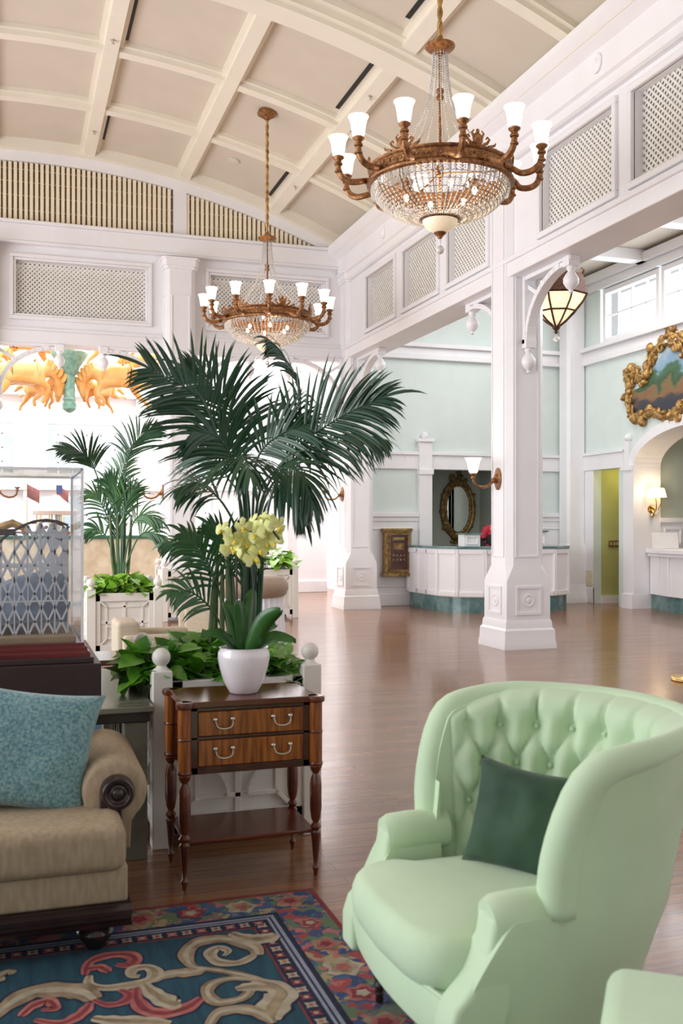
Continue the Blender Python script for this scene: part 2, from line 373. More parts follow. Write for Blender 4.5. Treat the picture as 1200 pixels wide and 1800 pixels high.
mb = MB(); arc_strip(mb, XL, XR, YE-.16, YE+.02, R0-.02, R0+.15); mb.build('end_rib', M['cream'], ceil)
# black slot diffusers
def slot(x, y0, y1, label):
    a = math.asin((x-CX)/R0); mb = MB(); r = R0+.13
    rings = [[(CX+q*math.sin(b), y, ZC+q*math.cos(b)) for q, b in ((r,a-.0022),(r,a+.0022),(R0+.16,a+.0022),(R0+.16,a-.0022))] for y in (y0, y1)]
    mb.loft(rings); o = mb.build('air_slot', M['black']); tag(o, label, 'air vent')
slot(1.36, 11.3, 12.8, 'long black slot vent beside ceiling beam, top left of the photo')
slot(1.36, 15.1, 16.2, 'short black slot vent in ceiling above the long slatted lunette')
slot(4.10, 11.3, 12.7, 'black slot vent in ceiling between the two chandeliers')
slot(4.10, 15.1, 16.4, 'black slot vent in ceiling just behind the far chandelier rod')
slot(4.10, 8.9, 10.2, 'black slot vent at the top edge, left of near chandelier rod')

# ---- arcade wall (right side of the hall) with lattice panels
pan = []
for yc in (10.8, 4.88, 16.72):
    pass
Y1, Y2, Y3 = 10.8, 16.7, 4.9
def bay_panels(a, b):          # three lattice openings between column centres
    n = 3; a2, b2 = a+.62, b-.62; g = .34; w = (b2-a2-g*(n-1))/n
    return [(a2+i*(w+g), a2+i*(w+g)+w) for i in range(n)]
P1 = [(11.22,12.40),(12.74,14.02),(14.38,15.66)]; P2 = [(4.75,6.40),(6.75,8.14),(8.47,9.88)]
PN = P1+P2
ZP0, ZP1 = 4.74, 5.60
mb = MB(); wall_holes(mb, 'x', XR+.06, XR+.36, 2.0, YE, 4.42, 6.35, [(a,b,ZP0,ZP1) for a, b in PN])
arc = struct(mb.build('wall_arcade', M['white'], smooth=False))
mb = MB()
mb.box(XR, XR+.5, 2, YE, 4.40, 4.62); mb.box(XR-.03, XR+.1, 2, YE, 4.56, 4.62)
for a, b in PN: frame_rect(mb, 'x', XR+.02, XR+.08, a-.07, b+.07, ZP0-.07, ZP1+.07, .07)
mb.build('lattice_surround', M['white'], arc, bevel=.012)
mb = MB(); prof = [(XR-.0,5.74),(XR-.03,5.76),(XR-.03,5.86),(XR-.07,5.88),(XR-.09,5.96),(XR-.10,6.14),(XR-.16,6.18),(XR-.26,6.26),(XR-.30,6.30),(XR-.30,6.36),(XR+.2,6.36),(XR+.2,5.74)]
rings = [[(x, y, z) for x, z in prof] for y in (2.0, YE)]; mb.loft(rings); mb.build('cornice', M['white'], arc, ang=25)
def lattice(parent, axis, p, u0, u1, z0, z1, step=.072, w=.024, m='lattice'):
    mb = MB(); hgt = z1-z0
    for sgn, off in ((1, 0), (-1, .007)):
        c = u0-hgt
        while c < u1+hgt:
            # line u = c + sgn*(z-z0)
            t0, t1 = 0, hgt
            ua, ub = c, c+sgn*hgt
            lo, hi = 0.0, hgt
            if sgn > 0: lo = max(lo, u0-c); hi = min(hi, u1-c)
            else: lo = max(lo, c-u1); hi = min(hi, c-u0)
            if hi-lo > .01:
                a = (c+sgn*lo, z0+lo); b = (c+sgn*hi, z0+hi)
                if axis == 'x': mb.obox((p+off, a[0], a[1]), (p+off, b[0], b[1]), .007, w, up=(0,-sgn,1))
                else: mb.obox((a[0], p+off, a[1]), (b[0], p+off, b[1]), .007, w, up=(-sgn,0,1))
            c += step
    return mb.build('lattice_panel', M[m], parent, smooth=False)
mb = MB(); mb.box(XR+.34, XR+.38, 2.5, YE, 4.64, 5.7); mb.build('added_backing', M['backing'], arc, smooth=False)  # added beige panel, mutes the view through the arcade lattice
for a, b in PN: lattice(arc, 'x', XR+.16, a, b, ZP0, ZP1)

# ---- end wall: header, lunette, lattice
XC = [-.5, 2.66, 5.8]
LP = [(-3.6,-1.05),(.06,2.12),(3.22,5.22)]
ZE0, ZE1 = 4.88, 5.74
mb = MB(); wall_holes(mb, 'y', YE+.05, YE+.35, XL, XR+.1, 4.42, 6.36, [(a,b,ZE0,ZE1) for a, b in LP]); endw = struct(mb.build('wall_end', M['white'], smooth=False))
mb = MB(); mb.box(XL, XR+.1, YE-.04, YE+.4, 4.40, 4.60); mb.box(XL, XR+.1, YE, YE+.4, 4.60, 4.66)
mb.box(XL, XR+.1, YE-.10, YE+.3, 5.98, 6.02); mb.box(XL, XR+.1, YE-.07, YE+.3, 6.02, 6.30); mb.box(XL, XR+.1, YE-.12, YE+.3, 6.30, 6.35)
for a, b in LP: frame_rect(mb, 'y', YE-.01, YE+.07, a-.10, b+.10, ZE0-.10, ZE1+.10, .06); frame_rect(mb, 'y', YE+.02, YE+.07, a-.04, b+.04, ZE0-.04, ZE1+.04, .04)
mb.build('frieze_moulding', M['white'], endw, bevel=.01)
mb = MB(); mb.box(XL, XR, YE+.42, YE+.46, 4.7, 5.9); mb.build('added_backing', M['backing'], endw, smooth=False)  # added panel hiding the bright atrium behind the end wall lattice
for a, b in LP: lattice(endw, 'y', YE+.16, a, b, ZE0, ZE1)
# lunette
def lun(x0, x1):
    mb = MB(); x = x0; p = .082; R = R0-.17
    while x+p*.62 <= x1:
        zt = vz(x+p*.3, R)-.02
        if zt > 6.37: mb.box(x, x+p*.62, YE+.02, YE+.06, 6.34, zt)
        x += p
    for z in (6.55, 6.78, 7.0, 7.2):
        dx = math.sqrt(max(0, R*R-(z-ZC)**2)); a, b = max(x0, CX-dx), min(x1, CX+dx)
        if b > a: mb.box(a, b, YE+.065, YE+.08, z, z+.012)
    mb.build('slatted_lunette', M['slat'], endw, smooth=False)
lun(2.80, 5.45); lun(-1.78, 2.58); lun(-4.6, -2.0)
mb = MB(); n = 50; poly = [(XL, 6.3)]+[(XL+(XR-XL)*i/n, vz(XL+(XR-XL)*i/n, R0-.05)) for i in range(n+1)]+[(XR, 6.3)]
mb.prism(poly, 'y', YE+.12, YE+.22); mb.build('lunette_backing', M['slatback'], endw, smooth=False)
mb = MB(); arc_strip(mb, XL, XR, YE-.02, YE+.12, R0-.18, R0+.02); mb.box(2.58, 2.80, YE, YE+.12, 6.34, vz(2.7, R0-.05)); mb.box(-2.0, -1.78, YE, YE+.12, 6.34, 7.3); mb.build('lunette_arch', M['white'], endw)

# ---- columns
def rect(cx, cy, hx, hy, z, ch=0):
    if ch <= 0: ch = .001
    return [(cx-hx+ch,cy-hy,z),(cx+hx-ch,cy-hy,z),(cx+hx,cy-hy+ch,z),(cx+hx,cy+hy-ch,z),(cx+hx-ch,cy+hy,z),(cx-hx+ch,cy+hy,z),(cx-hx,cy+hy-ch,z),(cx-hx,cy-hy+ch,z)]
def finial(mb, x, y, z):       # pendant drop whose top is at z
    mb.box(x-.07, x+.07, y-.07, y+.07, z-.05, z+.06)
    mb.lathe([(.045,0),(.05,-.04),(.032,-.06),(.055,-.09),(.085,-.14),(.085,-.19),(.055,-.24),(.02,-.27),(.03,-.29),(.0,-.31)], (x, y, z-.04), 14)
def bracket(parent, dx, dy, r=.25):
    # curved knee brace from the shaft up to the header, ending in two pendants
    mb = MB(); z0, z1, L = 3.62, 4.40, .98; pts = []
    for i in range(13):
        t = i/12; a = PI/2*t
        u = r+.06+(L-.10)*(1-math.cos(a)); z = z0+(z1-.06-z0)*math.sin(a)
        pts.append(Vector((dx*u, dy*u, z)))
    side = Vector((-dy, dx, 0))
    for p, q in zip(pts, pts[1:]): mb.obox(p, q+(q-p)*.15, .12, .065, up=side.cross((q-p).normalized()))
    mb.box(*sorted((dx*r-.07*abs(dy), dx*(r+.07)+.07*abs(dy))), *sorted((dy*r-.07*abs(dx), dy*(r+.07)+.07*abs(dx))), z0-.02, z1)
    a, b = dx*r, dx*(r+L+.08); c, d = dy*r, dy*(r+L+.08)
    mb.box(min(a,b)-.06*abs(dy), max(a,b)+.06*abs(dy), min(c,d)-.06*abs(dx), max(c,d)+.06*abs(dx), z1-.05, z1)
    for q in (.45,):
        m1 = Vector((dx*(r+.02), dy*(r+.02), z1-.10)); m2 = pts[6]; mb.obox(m1, m2, .05, .05)
    finial(mb, dx*(r+.035), dy*(r+.035), z0-.02); finial(mb, dx*(r+L), dy*(r+L), z1-.06)
    mb.build('bracket', M['white'], parent, bevel=.006)
def column(x, y, label, brackets, top=5.9):
    t = thing('column', label, 'column', (x, y, 0), 0)
    mb = MB(); mb.loft([rect(0,0,.345,.345,0), rect(0,0,.345,.345,.05), rect(0,0,.335,.335,.10), rect(0,0,.33,.33,.22), rect(0,0,.31,.31,.245), rect(0,0,.305,.305,.31), rect(0,0,.295,.295,.34)]); mb.build('base', M['white'], t, ang=20)
    mb = MB(); mb.loft([rect(0,0,.29,.29,.33), rect(0,0,.29,.29,.80,.004), rect(0,0,.25,.25,.98,.07), rect(0,0,.25,.25,top,.07)])
    for s in (-1,):   # applied panel frames with rosettes on the pedestal
        frame_rect(mb, 'y', -.305, -.288, -.17, .17, .40, .74, .03); frame_rect(mb, 'x', -.305, -.288, -.17, .17, .40, .74, .03)
        mb.lathe([(.085,0),(.085,-.008),(.06,-.012),(.05,-.006),(.035,-.006),(.02,-.014),(0,-.014)], (0,-.289,.57), 20, 'y')
        mb.lathe([(.085,0),(.085,-.008),(.06,-.012),(.05,-.006),(.035,-.006),(.02,-.014),(0,-.014)], (-.289,0,.57), 20, 'x')
        frame_rect(mb, 'y', -.262, -.248, -.155, .155, 1.08, 5.3, .018); frame_rect(mb, 'x', -.262, -.248, -.155, .155, 1.08, 5.3, .018)
    mb.build('shaft', M['white'], t, ang=20, bevel=.004)
    mb = MB()
    for z, e, h in ((5.72,.03,.05),(5.77,.05,.10),(5.87,.07,.04)): mb.loft([rect(0,0,.25+e,.25+e,z,.06), rect(0,0,.25+e,.25+e,z+h,.06)])
    mb.build('capital', M['white'], t, ang=20)
    for d in brackets: bracket(t, *d)
    return t
colA = column(5.8, 10.78, 'tall white square column with rosette pedestal, nearest in the middle of the lobby floor', [(0,-1),(0,1)])
colB = column(5.8, 16.72, 'white corner column where the lattice walls meet, beside the wall mail box', [(0,-1),(-1,0)])
colC = column(2.66, 16.8, 'white column of the end wall, behind the palms', [(-1,0),(1,0)])
colD = column(-.5, 16.8, 'white column at the left edge of the photo below the lattice frieze', [(1,0)])

# ---- aisle: rear wall (faces us), right wall, ceiling
YW, XW = 17.0, 10.4
mb = MB(); wall_holes(mb, 'y', YW, YW+.15, 6.0, XW+.1, 0, 6.3, [(7.35, 9.05, .0, 2.5)]); rear = struct(mb.build('wall_rear', M['sage'], smooth=False))
mb = MB()
mb.box(6.0, XW, YW-.10, YW, 4.52, 4.60); mb.box(6.0, XW, YW-.06, YW, 4.60, 4.74); mb.box(6.0, XW, YW-.14, YW, 4.74, 4.82)
mb.box(6.0, XW, YW-.05, YW, 2.5, 2.76); mb.box(6.0, XW, YW-.09, YW, 2.76, 2.82)
mb.box(7.1, 7.35, YW-.11, YW+.15, 0, 3.0); mb.box(7.08, 7.37, YW-.14, YW, 2.40, 2.5); mb.box(7.06, 7.39, YW-.15, YW, 3.0, 3.06); mb.ball((7.22, YW-.05, 3.12), .07)
mb.box(9.05, 9.3, YW-.11, YW+.15, 0, 3.0)
for a, b in ((6.0, 7.1), (9.3, XW)):
    mb.box(a, b, YW-.04, YW, 0, 1.62); mb.box(a, b, YW-.09, YW, 1.62, 1.70); mb.box(a, b, YW-.06, YW, 1.54, 1.62); mb.box(a, b, YW-.07, YW, 0, .22)
    frame_rect(mb, 'y', YW-.06, YW-.03, a+.12, b-.12, .34, 1.42, .03)
mb.build('wall_moulding', M['white'], rear, bevel=.008)
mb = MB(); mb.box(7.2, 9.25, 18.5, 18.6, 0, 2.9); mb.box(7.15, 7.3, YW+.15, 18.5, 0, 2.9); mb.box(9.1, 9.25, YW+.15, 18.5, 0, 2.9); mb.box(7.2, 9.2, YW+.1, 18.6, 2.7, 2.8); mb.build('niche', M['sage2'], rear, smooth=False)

AY0, AY1, AZS, AZR = 11.6, 14.98, 2.5, .62         # arch opening in the right wall
mb = MB(); holes = [(15.5, 16.3, 0, 2.5), (9.2, 16.1, 4.82, 5.85)]
wall_holes(mb, 'x', XW, XW+.15, 6.0, AY0, 0, 6.3, [(9.2, 16.1, 4.82, 5.85)]); wall_holes(mb, 'x', XW, XW+.15, AY1, 17.1, 0, 6.3, [(15.5,16.3,0,2.5),(9.2,16.1,4.82,5.85)])
wall_holes(mb, 'x', XW, XW+.15, AY0, AY1, 3.4, 6.3, [(9.2,16.1,4.82,5.85)])
n = 24; am, ah = (AY0+AY1)/2, (AY1-AY0)/2
def arch(ys, off=0): return [(am+(ah+off)*math.cos(PI*i/n), AZS+(AZR+off)*math.sin(PI*i/n)) for i in range(n+1)]
A = arch(0)
for i in range(n):
    (ya, za), (yb, zb) = A[i], A[i+1]; mb.prism([(ya,za),(ya,3.4),(yb,3.4),(yb,zb)], 'x', XW, XW+.15)
right = struct(mb.build('wall_right', M['sage'], smooth=False))
mb = MB(); B = arch(0, .17); A = arch(0, -.012)
for i in range(n):
    mb.prism([A[i], B[i], B[i+1], A[i+1]], 'x', XW-.06, XW+.5)
mb.box(XW-.06, XW+.5, AY1-.012, AY1+.30, 0, AZS); mb.box(XW-.09, XW+.5, AY1-.02, AY1+.32, 0, .25); mb.box(XW-.09, XW, AY1-.0, AY1+.34, AZS-.06, AZS+.02); mb.box(XW-.08, XW, AY1+.10, AY1+.24, AZS, 2.95); mb.ball((XW-.03, AY1+.17, 3.02), .08)
mb.box(XW-.06, XW+.5, AY0-.30, AY0+.012, 0, AZS)
mb.build('arch_surround', M['white'], right, ang=30)
mb = MB()
mb.box(XW-.05, XW, AY1+.3, 16.9, 2.5, 2.78); mb.box(XW-.08, XW, AY1+.3, 16.9, 2.78, 2.83)
mb.box(XW-.08, XW+.1, 6, 16.9, 4.50, 4.58); mb.box(XW-.05, XW+.1, 6, 16.9, 4.58, 4.74); mb.box(XW-.14, XW+.12, 6, 16.9, 4.74, 4.82)
mb.box(XW-.06, XW+.02, 6, 16.9, 5.85, 6.0); mb.box(XW-.16, XW+.02, 6, 16.9, 6.0, 6.15)
mb.box(XW-.03, XW, 16.3, 16.9, 0, 2.5); mb.box(XW-.06, XW, 16.3, 16.9, 0, .3)
mb.build('wall_moulding', M['white'], right, bevel=.008)
mb = MB(); mb.box(XW-.05, XW-.03, 16.32, 16.62, .32, .62); mb.build('access_panel', M['marble_beige'], right)
# corner pilaster
mb = MB(); x, y = XW-.2, YW-.25
mb.loft([rect(x,y,.36,.30,0), rect(x,y,.36,.30,.1), rect(x,y,.33,.27,.2), rect(x,y,.31,.25,.34)]); mb.loft([rect(x,y,.28,.24,.34), rect(x,y,.28,.24,.92), rect(x,y,.20,.18,1.12,.05), rect(x,y,.20,.18,6.2,.05)])
struct(mb.build('trim_1', M['white'], ang=20))
# corridor behind the narrow doorway
mb = MB(); mb.box(XW+.15, 12.4, 16.3, 16.4, 0, 2.7); mb.box(XW+.15, 12.4, 15.2, 15.3, 0, 2.7); mb.box(12.4, 12.5, 15.2, 16.4, 0, 2.7); mb.box(XW+.15, 12.4, 15.2, 16.4, 2.6, 2.7)
corr = struct(mb.build('wall_corridor', M['olive'], smooth=False))
mb = MB(); mb.box(XW+.15, 12.4, 16.27, 16.3, 0, .14); mb.build('skirting', M['white'], corr)
t = thing('switch_plate', 'brass plate of light switches on the olive corridor wall', 'light switch', (10.85, 16.28, 1.12))
mb = MB(); mb.box(-.16, .16, -.012, 0, -.06, .06); mb.build('plate', M['goldmirror'], t, bevel=.003)
for i in range(4):
    mb = MB(); mb.box(-.125+i*.072, -.09+i*.072, -.022, -.01, -.03, .03); mb.build('switch', M['slatback'], t)
pl = pointlight(t, (.1, -.5, 1.30), 5.5, (1,.85,.35), .1)  # light added to brighten the corridor, no lamp fitting here
# alcove behind the arch
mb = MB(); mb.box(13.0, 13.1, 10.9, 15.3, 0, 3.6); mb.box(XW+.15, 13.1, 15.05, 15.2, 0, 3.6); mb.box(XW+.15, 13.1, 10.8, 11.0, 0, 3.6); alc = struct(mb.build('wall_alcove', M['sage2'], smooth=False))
mb = MB(); mb.box(XW+.1, 13.1, 10.9, 15.3, 3.3, 3.4); mb.box(12.8, 13.0, 10.9, 15.2, 2.95, 3.1); mb.build('alcove_soffit', M['white'], alc)
mb = MB(); mb.box(12.95, 13, 11, 15.05, 0, 1.55); mb.box(12.9, 13, 11, 15.05, 1.52, 1.60); y = 11.1
while y < 15: frame_rect(mb, 'x', 12.93, 12.96, y, y+.36, .95, 1.4, .03); y += .45
mb.box(XW+.5, 13.0, 15.0, 15.05, 0, 1.55); mb.box(XW+.5, 13.0, 14.96, 15.05, 1.52, 1.60); x = 11.0
while x < 12.8: frame_rect(mb, 'y', 14.98, 15.01, x, x+.36, 1.12, 1.42, .03); x += .45
mb.build('wainscot', M['white'], alc)
# clerestory windows
for i, (a, b) in enumerate([(9.25,10.9),(10.95,12.6),(12.65,14.3),(14.35,16.05)]):
    mb = MB(); frame_rect(mb, 'x', XW+.02, XW+.14, a, b, 4.84, 5.84, .09)
    for k in range(1, 4): y = a+(b-a)*k/4; mb.box(XW+.06, XW+.11, y-.014, y+.014, 4.9, 5.8)
    mb.box(XW+.06, XW+.11, a+.05, b-.05, 5.33, 5.36); w = struct(mb.build(f'window_{i+1}', M['white'], bevel=.005))
    mb = MB(); mb.box(XW+.08, XW+.086, a+.05, b-.05, 4.9, 5.8); mb.build('pane', M['windowglass'], w)
# aisle ceiling and beams
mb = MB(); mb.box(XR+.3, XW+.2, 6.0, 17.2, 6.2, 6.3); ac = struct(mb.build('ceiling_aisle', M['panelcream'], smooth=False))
for y in (7.2, 9.0, 10.8, 12.75, 14.7): mb = MB(); mb.box(XR+.3, XW, y-.12, y+.12, 6.0, 6.2); mb.build('ceiling_beam', M['white'], ac, bevel=.01)
for x in (7.3, 8.8): mb = MB(); mb.box(x-.1, x+.1, 6, 17, 6.04, 6.2); mb.build('ceiling_beam', M['cream'], ac, bevel=.01)

# ---- atrium beyond the end wall
YB = 26.0
win = [(-4.6,-2.6,2.7,4.1),(-1.9,.1,2.7,4.1),(.75,2.85,2.7,4.1),(3.5,5.1,2.7,4.1),(5.8,7.4,2.7,4.1),(-4.6,-2.6,.3,2.3),(.75,2.85,.3,2.2),(3.5,5.1,.3,2.3)]
mb = MB(); wall_holes(mb, 'y', YB, YB+.2, -10, 9, 0, 9, win); atr = struct(mb.build('wall_atrium', M['white'], smooth=False))
mb = MB(); mb.box(-10, 9, YB-.25, YB, 4.7, 4.95); mb.box(-10, 9, YB-.15, YB, 2.35, 2.5)
mb.box(6.1, 7.0, 17.6, 17.7, 0, 6.0); mb.box(5.3, 5.5, 19.5, 19.7, 0, 8); mb.box(5.4, 6.1, 22.5, 22.6, 0, 2.6)
for x in (-2.25,.42,3.17,5.45): mb.box(x-.16, x+.16, YB-.12, YB, 0, 9)
mb.build('pilasters_and_bands', M['white'], atr, bevel=.01)
for i, (a, b, c, d) in enumerate(win):
    mb = MB(); frame_rect(mb, 'y', YB-.03, YB+.1, a, b, c, d, .08)
    for k in range(1, 6): x = a+(b-a)*k/6; mb.box(x-.018, x+.018, YB, YB+.05, c, d)
    for k in range(1, 4): z = c+(d-c)*k/4; mb.box(a, b, YB, YB+.05, z-.018, z+.018)
    w = struct(mb.build(f'window_{i+5}', M['white'])); mb = MB(); mb.box(a, b, YB+.02, YB+.026, c, d); mb.build('pane', M['glass'], w)
mb = MB(); mb.box(7.0, 7.1, 17.6, 26, 0, 9); struct(mb.build('wall_atrium_side', M['white'], smooth=False))
mb = MB(); mb.box(4.1, 6.6, 21.0, 21.1, 0, 2.2); mb.box(4.0, 6.6, 20.95, 21.1, 2.2, 2.3); mb.box(4.1, 6.6, 20.95, 21, 0, .25); struct(mb.build('wall_partition', M['white'], bevel=.01))

# rosettes on the cornice, and sprinklers on the ceiling beams
for y in (8.54, 4.9+8.6, 14.5):
    mb = MB(); mb.lathe([(0,-.03),(.035,-.03),(.045,-.02),(.06,-.012),(.085,-.02),(.10,-.01),(.10,.02)], (XR-.10,y,6.02), 24, 'x'); mb.build('cornice_rosette', M['white'], arc)
for (x, y), lab in (((1.19,12.6),'small sprinkler head on the beam beside the long slot vent, top left'),((1.19,15.6),'small sprinkler head on the beam beside the short slot vent above the lunette'),((4.29,10.9+.9),'small sprinkler head on the beam right of the middle slot vent'),((4.29,15.3),'small sprinkler head on the beam right of the far chandelier rod')):
    t = thing('sprinkler_head', lab, 'sprinkler', (x, y, vz(x)), 0, 'sprinkler heads on the ceiling beams')
    mb = MB(); mb.lathe([(0,-.045),(.02,-.045),(.02,-.04),(.008,-.036),(.01,-.01),(.03,-.006),(.03,.01)], n=12); mb.build('head', M['pewter'], t)
t = thing('ceiling_speaker', 'small round white speaker grille in the ceiling coffer left of the far chandelier rod', 'speaker', (3.35, 15.6, vz(3.35, R0+.125)))
mb = MB(); mb.lathe([(0,-.012),(.07,-.012),(.09,-.008),(.095,.01)], n=24); mb.xform(Matrix.Rotation(-.24,4,'Y').inverted()); mb.build('grille', M['backing'], t)
# ================================================================ LIGHT FITTINGS
def sharemesh(o, parent, loc=(0,0,0), rz=0, sc=None):
    c = o.copy(); COL.objects.link(c); c.parent = parent; c.location = loc; c.rotation_euler = (0,0,rz)
    if sc: c.scale = sc
    return c
def chandelier(label, loc):
    t = thing('chandelier', label, 'chandelier', loc, 0, None)
    mb = MB(); mb.lathe([(.575,-.005),(.60,-.02),(.63,-.012),(.635,.005),(.615,.02),(.605,.03),(.605,.105),(.62,.115),(.625,.13),(.60,.14),(.585,.13),(.585,.02),(.575,-.005)], n=72)
    r = random.Random(3)
    for k in range(96):        # scrollwork relief on the band
        a = 2*PI*k/96; mb.lathe([(.018,0),(.019,.006),(.008,.010),(0,.004)], (0,0,0), 6, 'y'); 
        st = len(mb.v)-4*6; m = Matrix.Rotation(a, 4, 'Z') @ Matrix.Translation((0, .604, .068+.014*math.sin(k*2.1)))
        mb.xform(m, st)
    mb.build('ring_band', M['bronze'], t)
    cr = None
    for k in range(6):
        a = 2*PI*k/6+.1
        if cr is None:
            mb = MB(); mb.ball((0,0,.05), (.05,.014,.055), 10, 6)
            for s in (-1,1):
                mb.tube([(s*.04,0,.0),(s*.09,0,.03),(s*.11,0,.06),(s*.09,0,.075),(s*.075,0,.055)], [.014,.013,.011,.010,.008], 6); mb.tube([(s*.03,0,.05),(s*.055,0,.10),(s*.035,0,.12)], [.012,.010,.007], 6)
                mb.tube([(s*.10,0,0),(s*.16,0,.02),(s*.17,0,.04)], [.012,.010,.006], 6)
            mb.ball((0,0,.115), (.018,.012,.02), 8, 5)
            cr = mb.build('crest_ornament', M['bronze'], t); o = cr
        else: o = sharemesh(cr, t)
        o.location = (.61*math.sin(a), -.61*math.cos(a), .13); o.rotation_euler = (0,0,a)
    arm = cup = sh = None
    for k in range(12):
        a = math.radians(6+18.3*0+30*k)-TH*0
        a = math.radians(-18.3+6+30*k)
        if arm is None:
            mb = MB(); pts = [(-.10,-.59,.045),(-.06,-.64,.035),(0,-.70,.005),(.0,-.78,.002),(0,-.845,.035),(0,-.875,.09),(0,-.88,.155)]
            fine = []
            for i in range(len(pts)-1):
                p0 = Vector(pts[max(i-1,0)]); p1 = Vector(pts[i]); p2 = Vector(pts[i+1]); p3 = Vector(pts[min(i+2,len(pts)-1)])
                for q in range(4):
                    u = q/4; fine.append(.5*((2*p1)+(p2-p0)*u+(2*p0-5*p1+4*p2-p3)*u*u+(3*p1-p0-3*p2+p3)*u**3))
            fine.append(Vector(pts[-1])); nn = len(fine)
            mb.tube(fine, [.021+.007*math.sin(PI*i/nn) for i in range(nn)], 8)
            mb.lathe([(.02,.13),(.036,.14),(.036,.155),(.024,.165),(.03,.18),(.048,.195),(.05,.205),(.036,.215),(0,.215)], (0,-.88,0), 12)
            mb.lathe([(.02,.07),(.034,.078),(.034,.09),(.02,.10)], (0,-.88,0), 12)
            mb.ball((-.06,-.625,.03), .03, 8, 6)
            arm = mb.build('arm', M['bronze'], t)
            mb = MB(); mb.lathe([(.030,.212),(.050,.225),(.056,.26),(.062,.31),(.072,.35),(.086,.378),(.083,.378),(.069,.35),(.058,.31),(.052,.26),(.046,.23),(.0,.216)], (0,-.88,0), 18); sh = mb.build('lamp_shade', M['shade'], t)
            a1, s1 = arm, sh
        else: a1, s1 = sharemesh(arm, t), sharemesh(sh, t)
        a1.rotation_euler = (0,0,a); s1.rotation_euler = (0,0,a)
    # crystal basket: strands of cut beads running to the bottom cup
    def bowl(u):      # u 0..1 -> r, z
        a = u*PI/2*.86; return .575*math.cos(a)**.85, -.005-.30*math.sin(a)
    st = None
    for k in range(64):
        if st is None:
            mb = MB()
            for i in range(16):
                rr, z = bowl(i/15.5+.0); b = .0085+.006*rr/.57; mb.octa((0,-rr,z), b, b*1.25)
            mb.tube([(0,-bowl(i/15.5)[0],bowl(i/15.5)[1]) for i in range(16)], .0022, 3, False)
            st = mb.build('crystal_strand', M['crystal'], t, smooth=False, fixn=False); o = st
        else: o = sharemesh(st, t)
        o.rotation_euler = (0,0,2*PI*k/64)
    mb = MB()
    for u in (.0,.14,.28,.42,.56,.70,.84,1.0): r_, z = bowl(u); mb.lathe([(r_-.008+.003*math.cos(q), z+.003*math.sin(q)) for q in (0,2.1,4.2,6.283)], n=48)
    for k in range(24):
        a = 2*PI*k/24; mb.tube([((bowl(u/8)[0]-.012)*math.sin(a), -(bowl(u/8)[0]-.012)*math.cos(a), bowl(u/8)[1]) for u in range(9)], .0035, 4, False)
    mb.build('wire_basket', M['bronze'], t)
    # fringe of drops beneath the ring, one stuff row past the hundred strands
    mb = MB()
    for k in range(90):
        a = 2*PI*k/90
        for j in range(3): mb.octa((.592*math.sin(a), .592*math.cos(a), -.03-.022*j), .009, .012)
    mb.build('drop_fringe', M['crystal'], t, smooth=False, fixn=False)['kind'] = 'stuff'
    mb = MB(); mb.lathe([(.155,-.285),(.17,-.28),(.175,-.292),(.165,-.305),(.15,-.31)], n=36); mb.lathe([(.05,-.405),(.055,-.415),(.04,-.43),(.02,-.45),(.018,-.46),(.0,-.465)], n=20); mb.build('bottom_collar', M['bronze'], t)
    mb = MB(); mb.lathe([(.155,-.295),(.15,-.325),(.125,-.36),(.09,-.39),(.05,-.41),(0,-.415)], n=32); mb.build('alabaster_cup', M['alabaster'], t)
    mb = MB(); mb.ball((0,0,-.56), .036, 10, 8); mb.lathe([(.0,-.46),(.016,-.47),(.010,-.52),(.02,-.53)], n=8); mb.build('crystal_ball', M['crystal'], t)
    bl = None
    for k in range(6):
        a = 2*PI*k/6+.4
        if bl is None: mb = MB(); mb.ball((0,0,0), (.024,.024,.035), 10, 7); bl = mb.build('bulb', M['bulb'], t); o = bl
        else: o = sharemesh(bl, t)
        o.location = (.30*math.cos(a), .30*math.sin(a), -.08)
    pointlight(t, (0,0,-.12), 26, (1,.80,.55), .25)
    # crown disc, its crystal garlands, stem and rope-covered rod up to the ceiling
    mb = MB(); mb.lathe([(.0,1.13),(.02,1.13),(.05,1.14),(.11,1.165),(.13,1.185),(.13,1.20),(.10,1.215),(.05,1.225),(.03,1.26),(.02,1.28),(0,1.28)], n=28); mb.build('crown_disc', M['bronze'], t)
    g = None
    for k in range(14):
        if g is None:
            mb = MB(); n_ = 46
            for i in range(n_+1):
                u = i/n_; mb.octa((0, -(.06+.06*u+.44*u**3.2), 1.15-.98*u**.93), .0088, .0105)
            mb.tube([(0, -(.06+.06*i/n_+.44*(i/n_)**3.2), 1.15-.98*(i/n_)**.93) for i in range(n_+1)], .0022, 3, False)
            g = mb.build('crystal_garland', M['crystal'], t, smooth=False, fixn=False); o = g
        else: o = sharemesh(g, t)
        o.rotation_euler = (0,0,2*PI*k/14+.1)
    mb = MB()
    z = -.25
    while z < 1.13: mb.lathe([(.010,0),(.016,.012),(.010,.024)], (0,0,z), 8); z += .024
    for z in (.12,.78,.30): mb.lathe([(.012,-.05),(.03,-.045),(.034,-.02),(.022,0),(.034,.02),(.03,.045),(.012,.05)], (0,0,z), 12)
    for k in range(3): a = 2*PI*k/3; mb.tube([(0,0,.10),(.59*math.sin(a),.59*math.cos(a),.08)], .008, 5)
    mb.build('stem', M['bronze'], t)
    top = vz(loc[0], R0+.14)-loc[2]
    mb = MB(); nn = int((top-1.27)/.02)
    for s in range(2): mb.tube([(.012*math.cos(i*.55+s*PI), .012*math.sin(i*.55+s*PI), 1.27+(top-1.27)*i/nn) for i in range(nn+1)], .014, 6)
    mb.build('rope_sleeve', M['gold'], t)
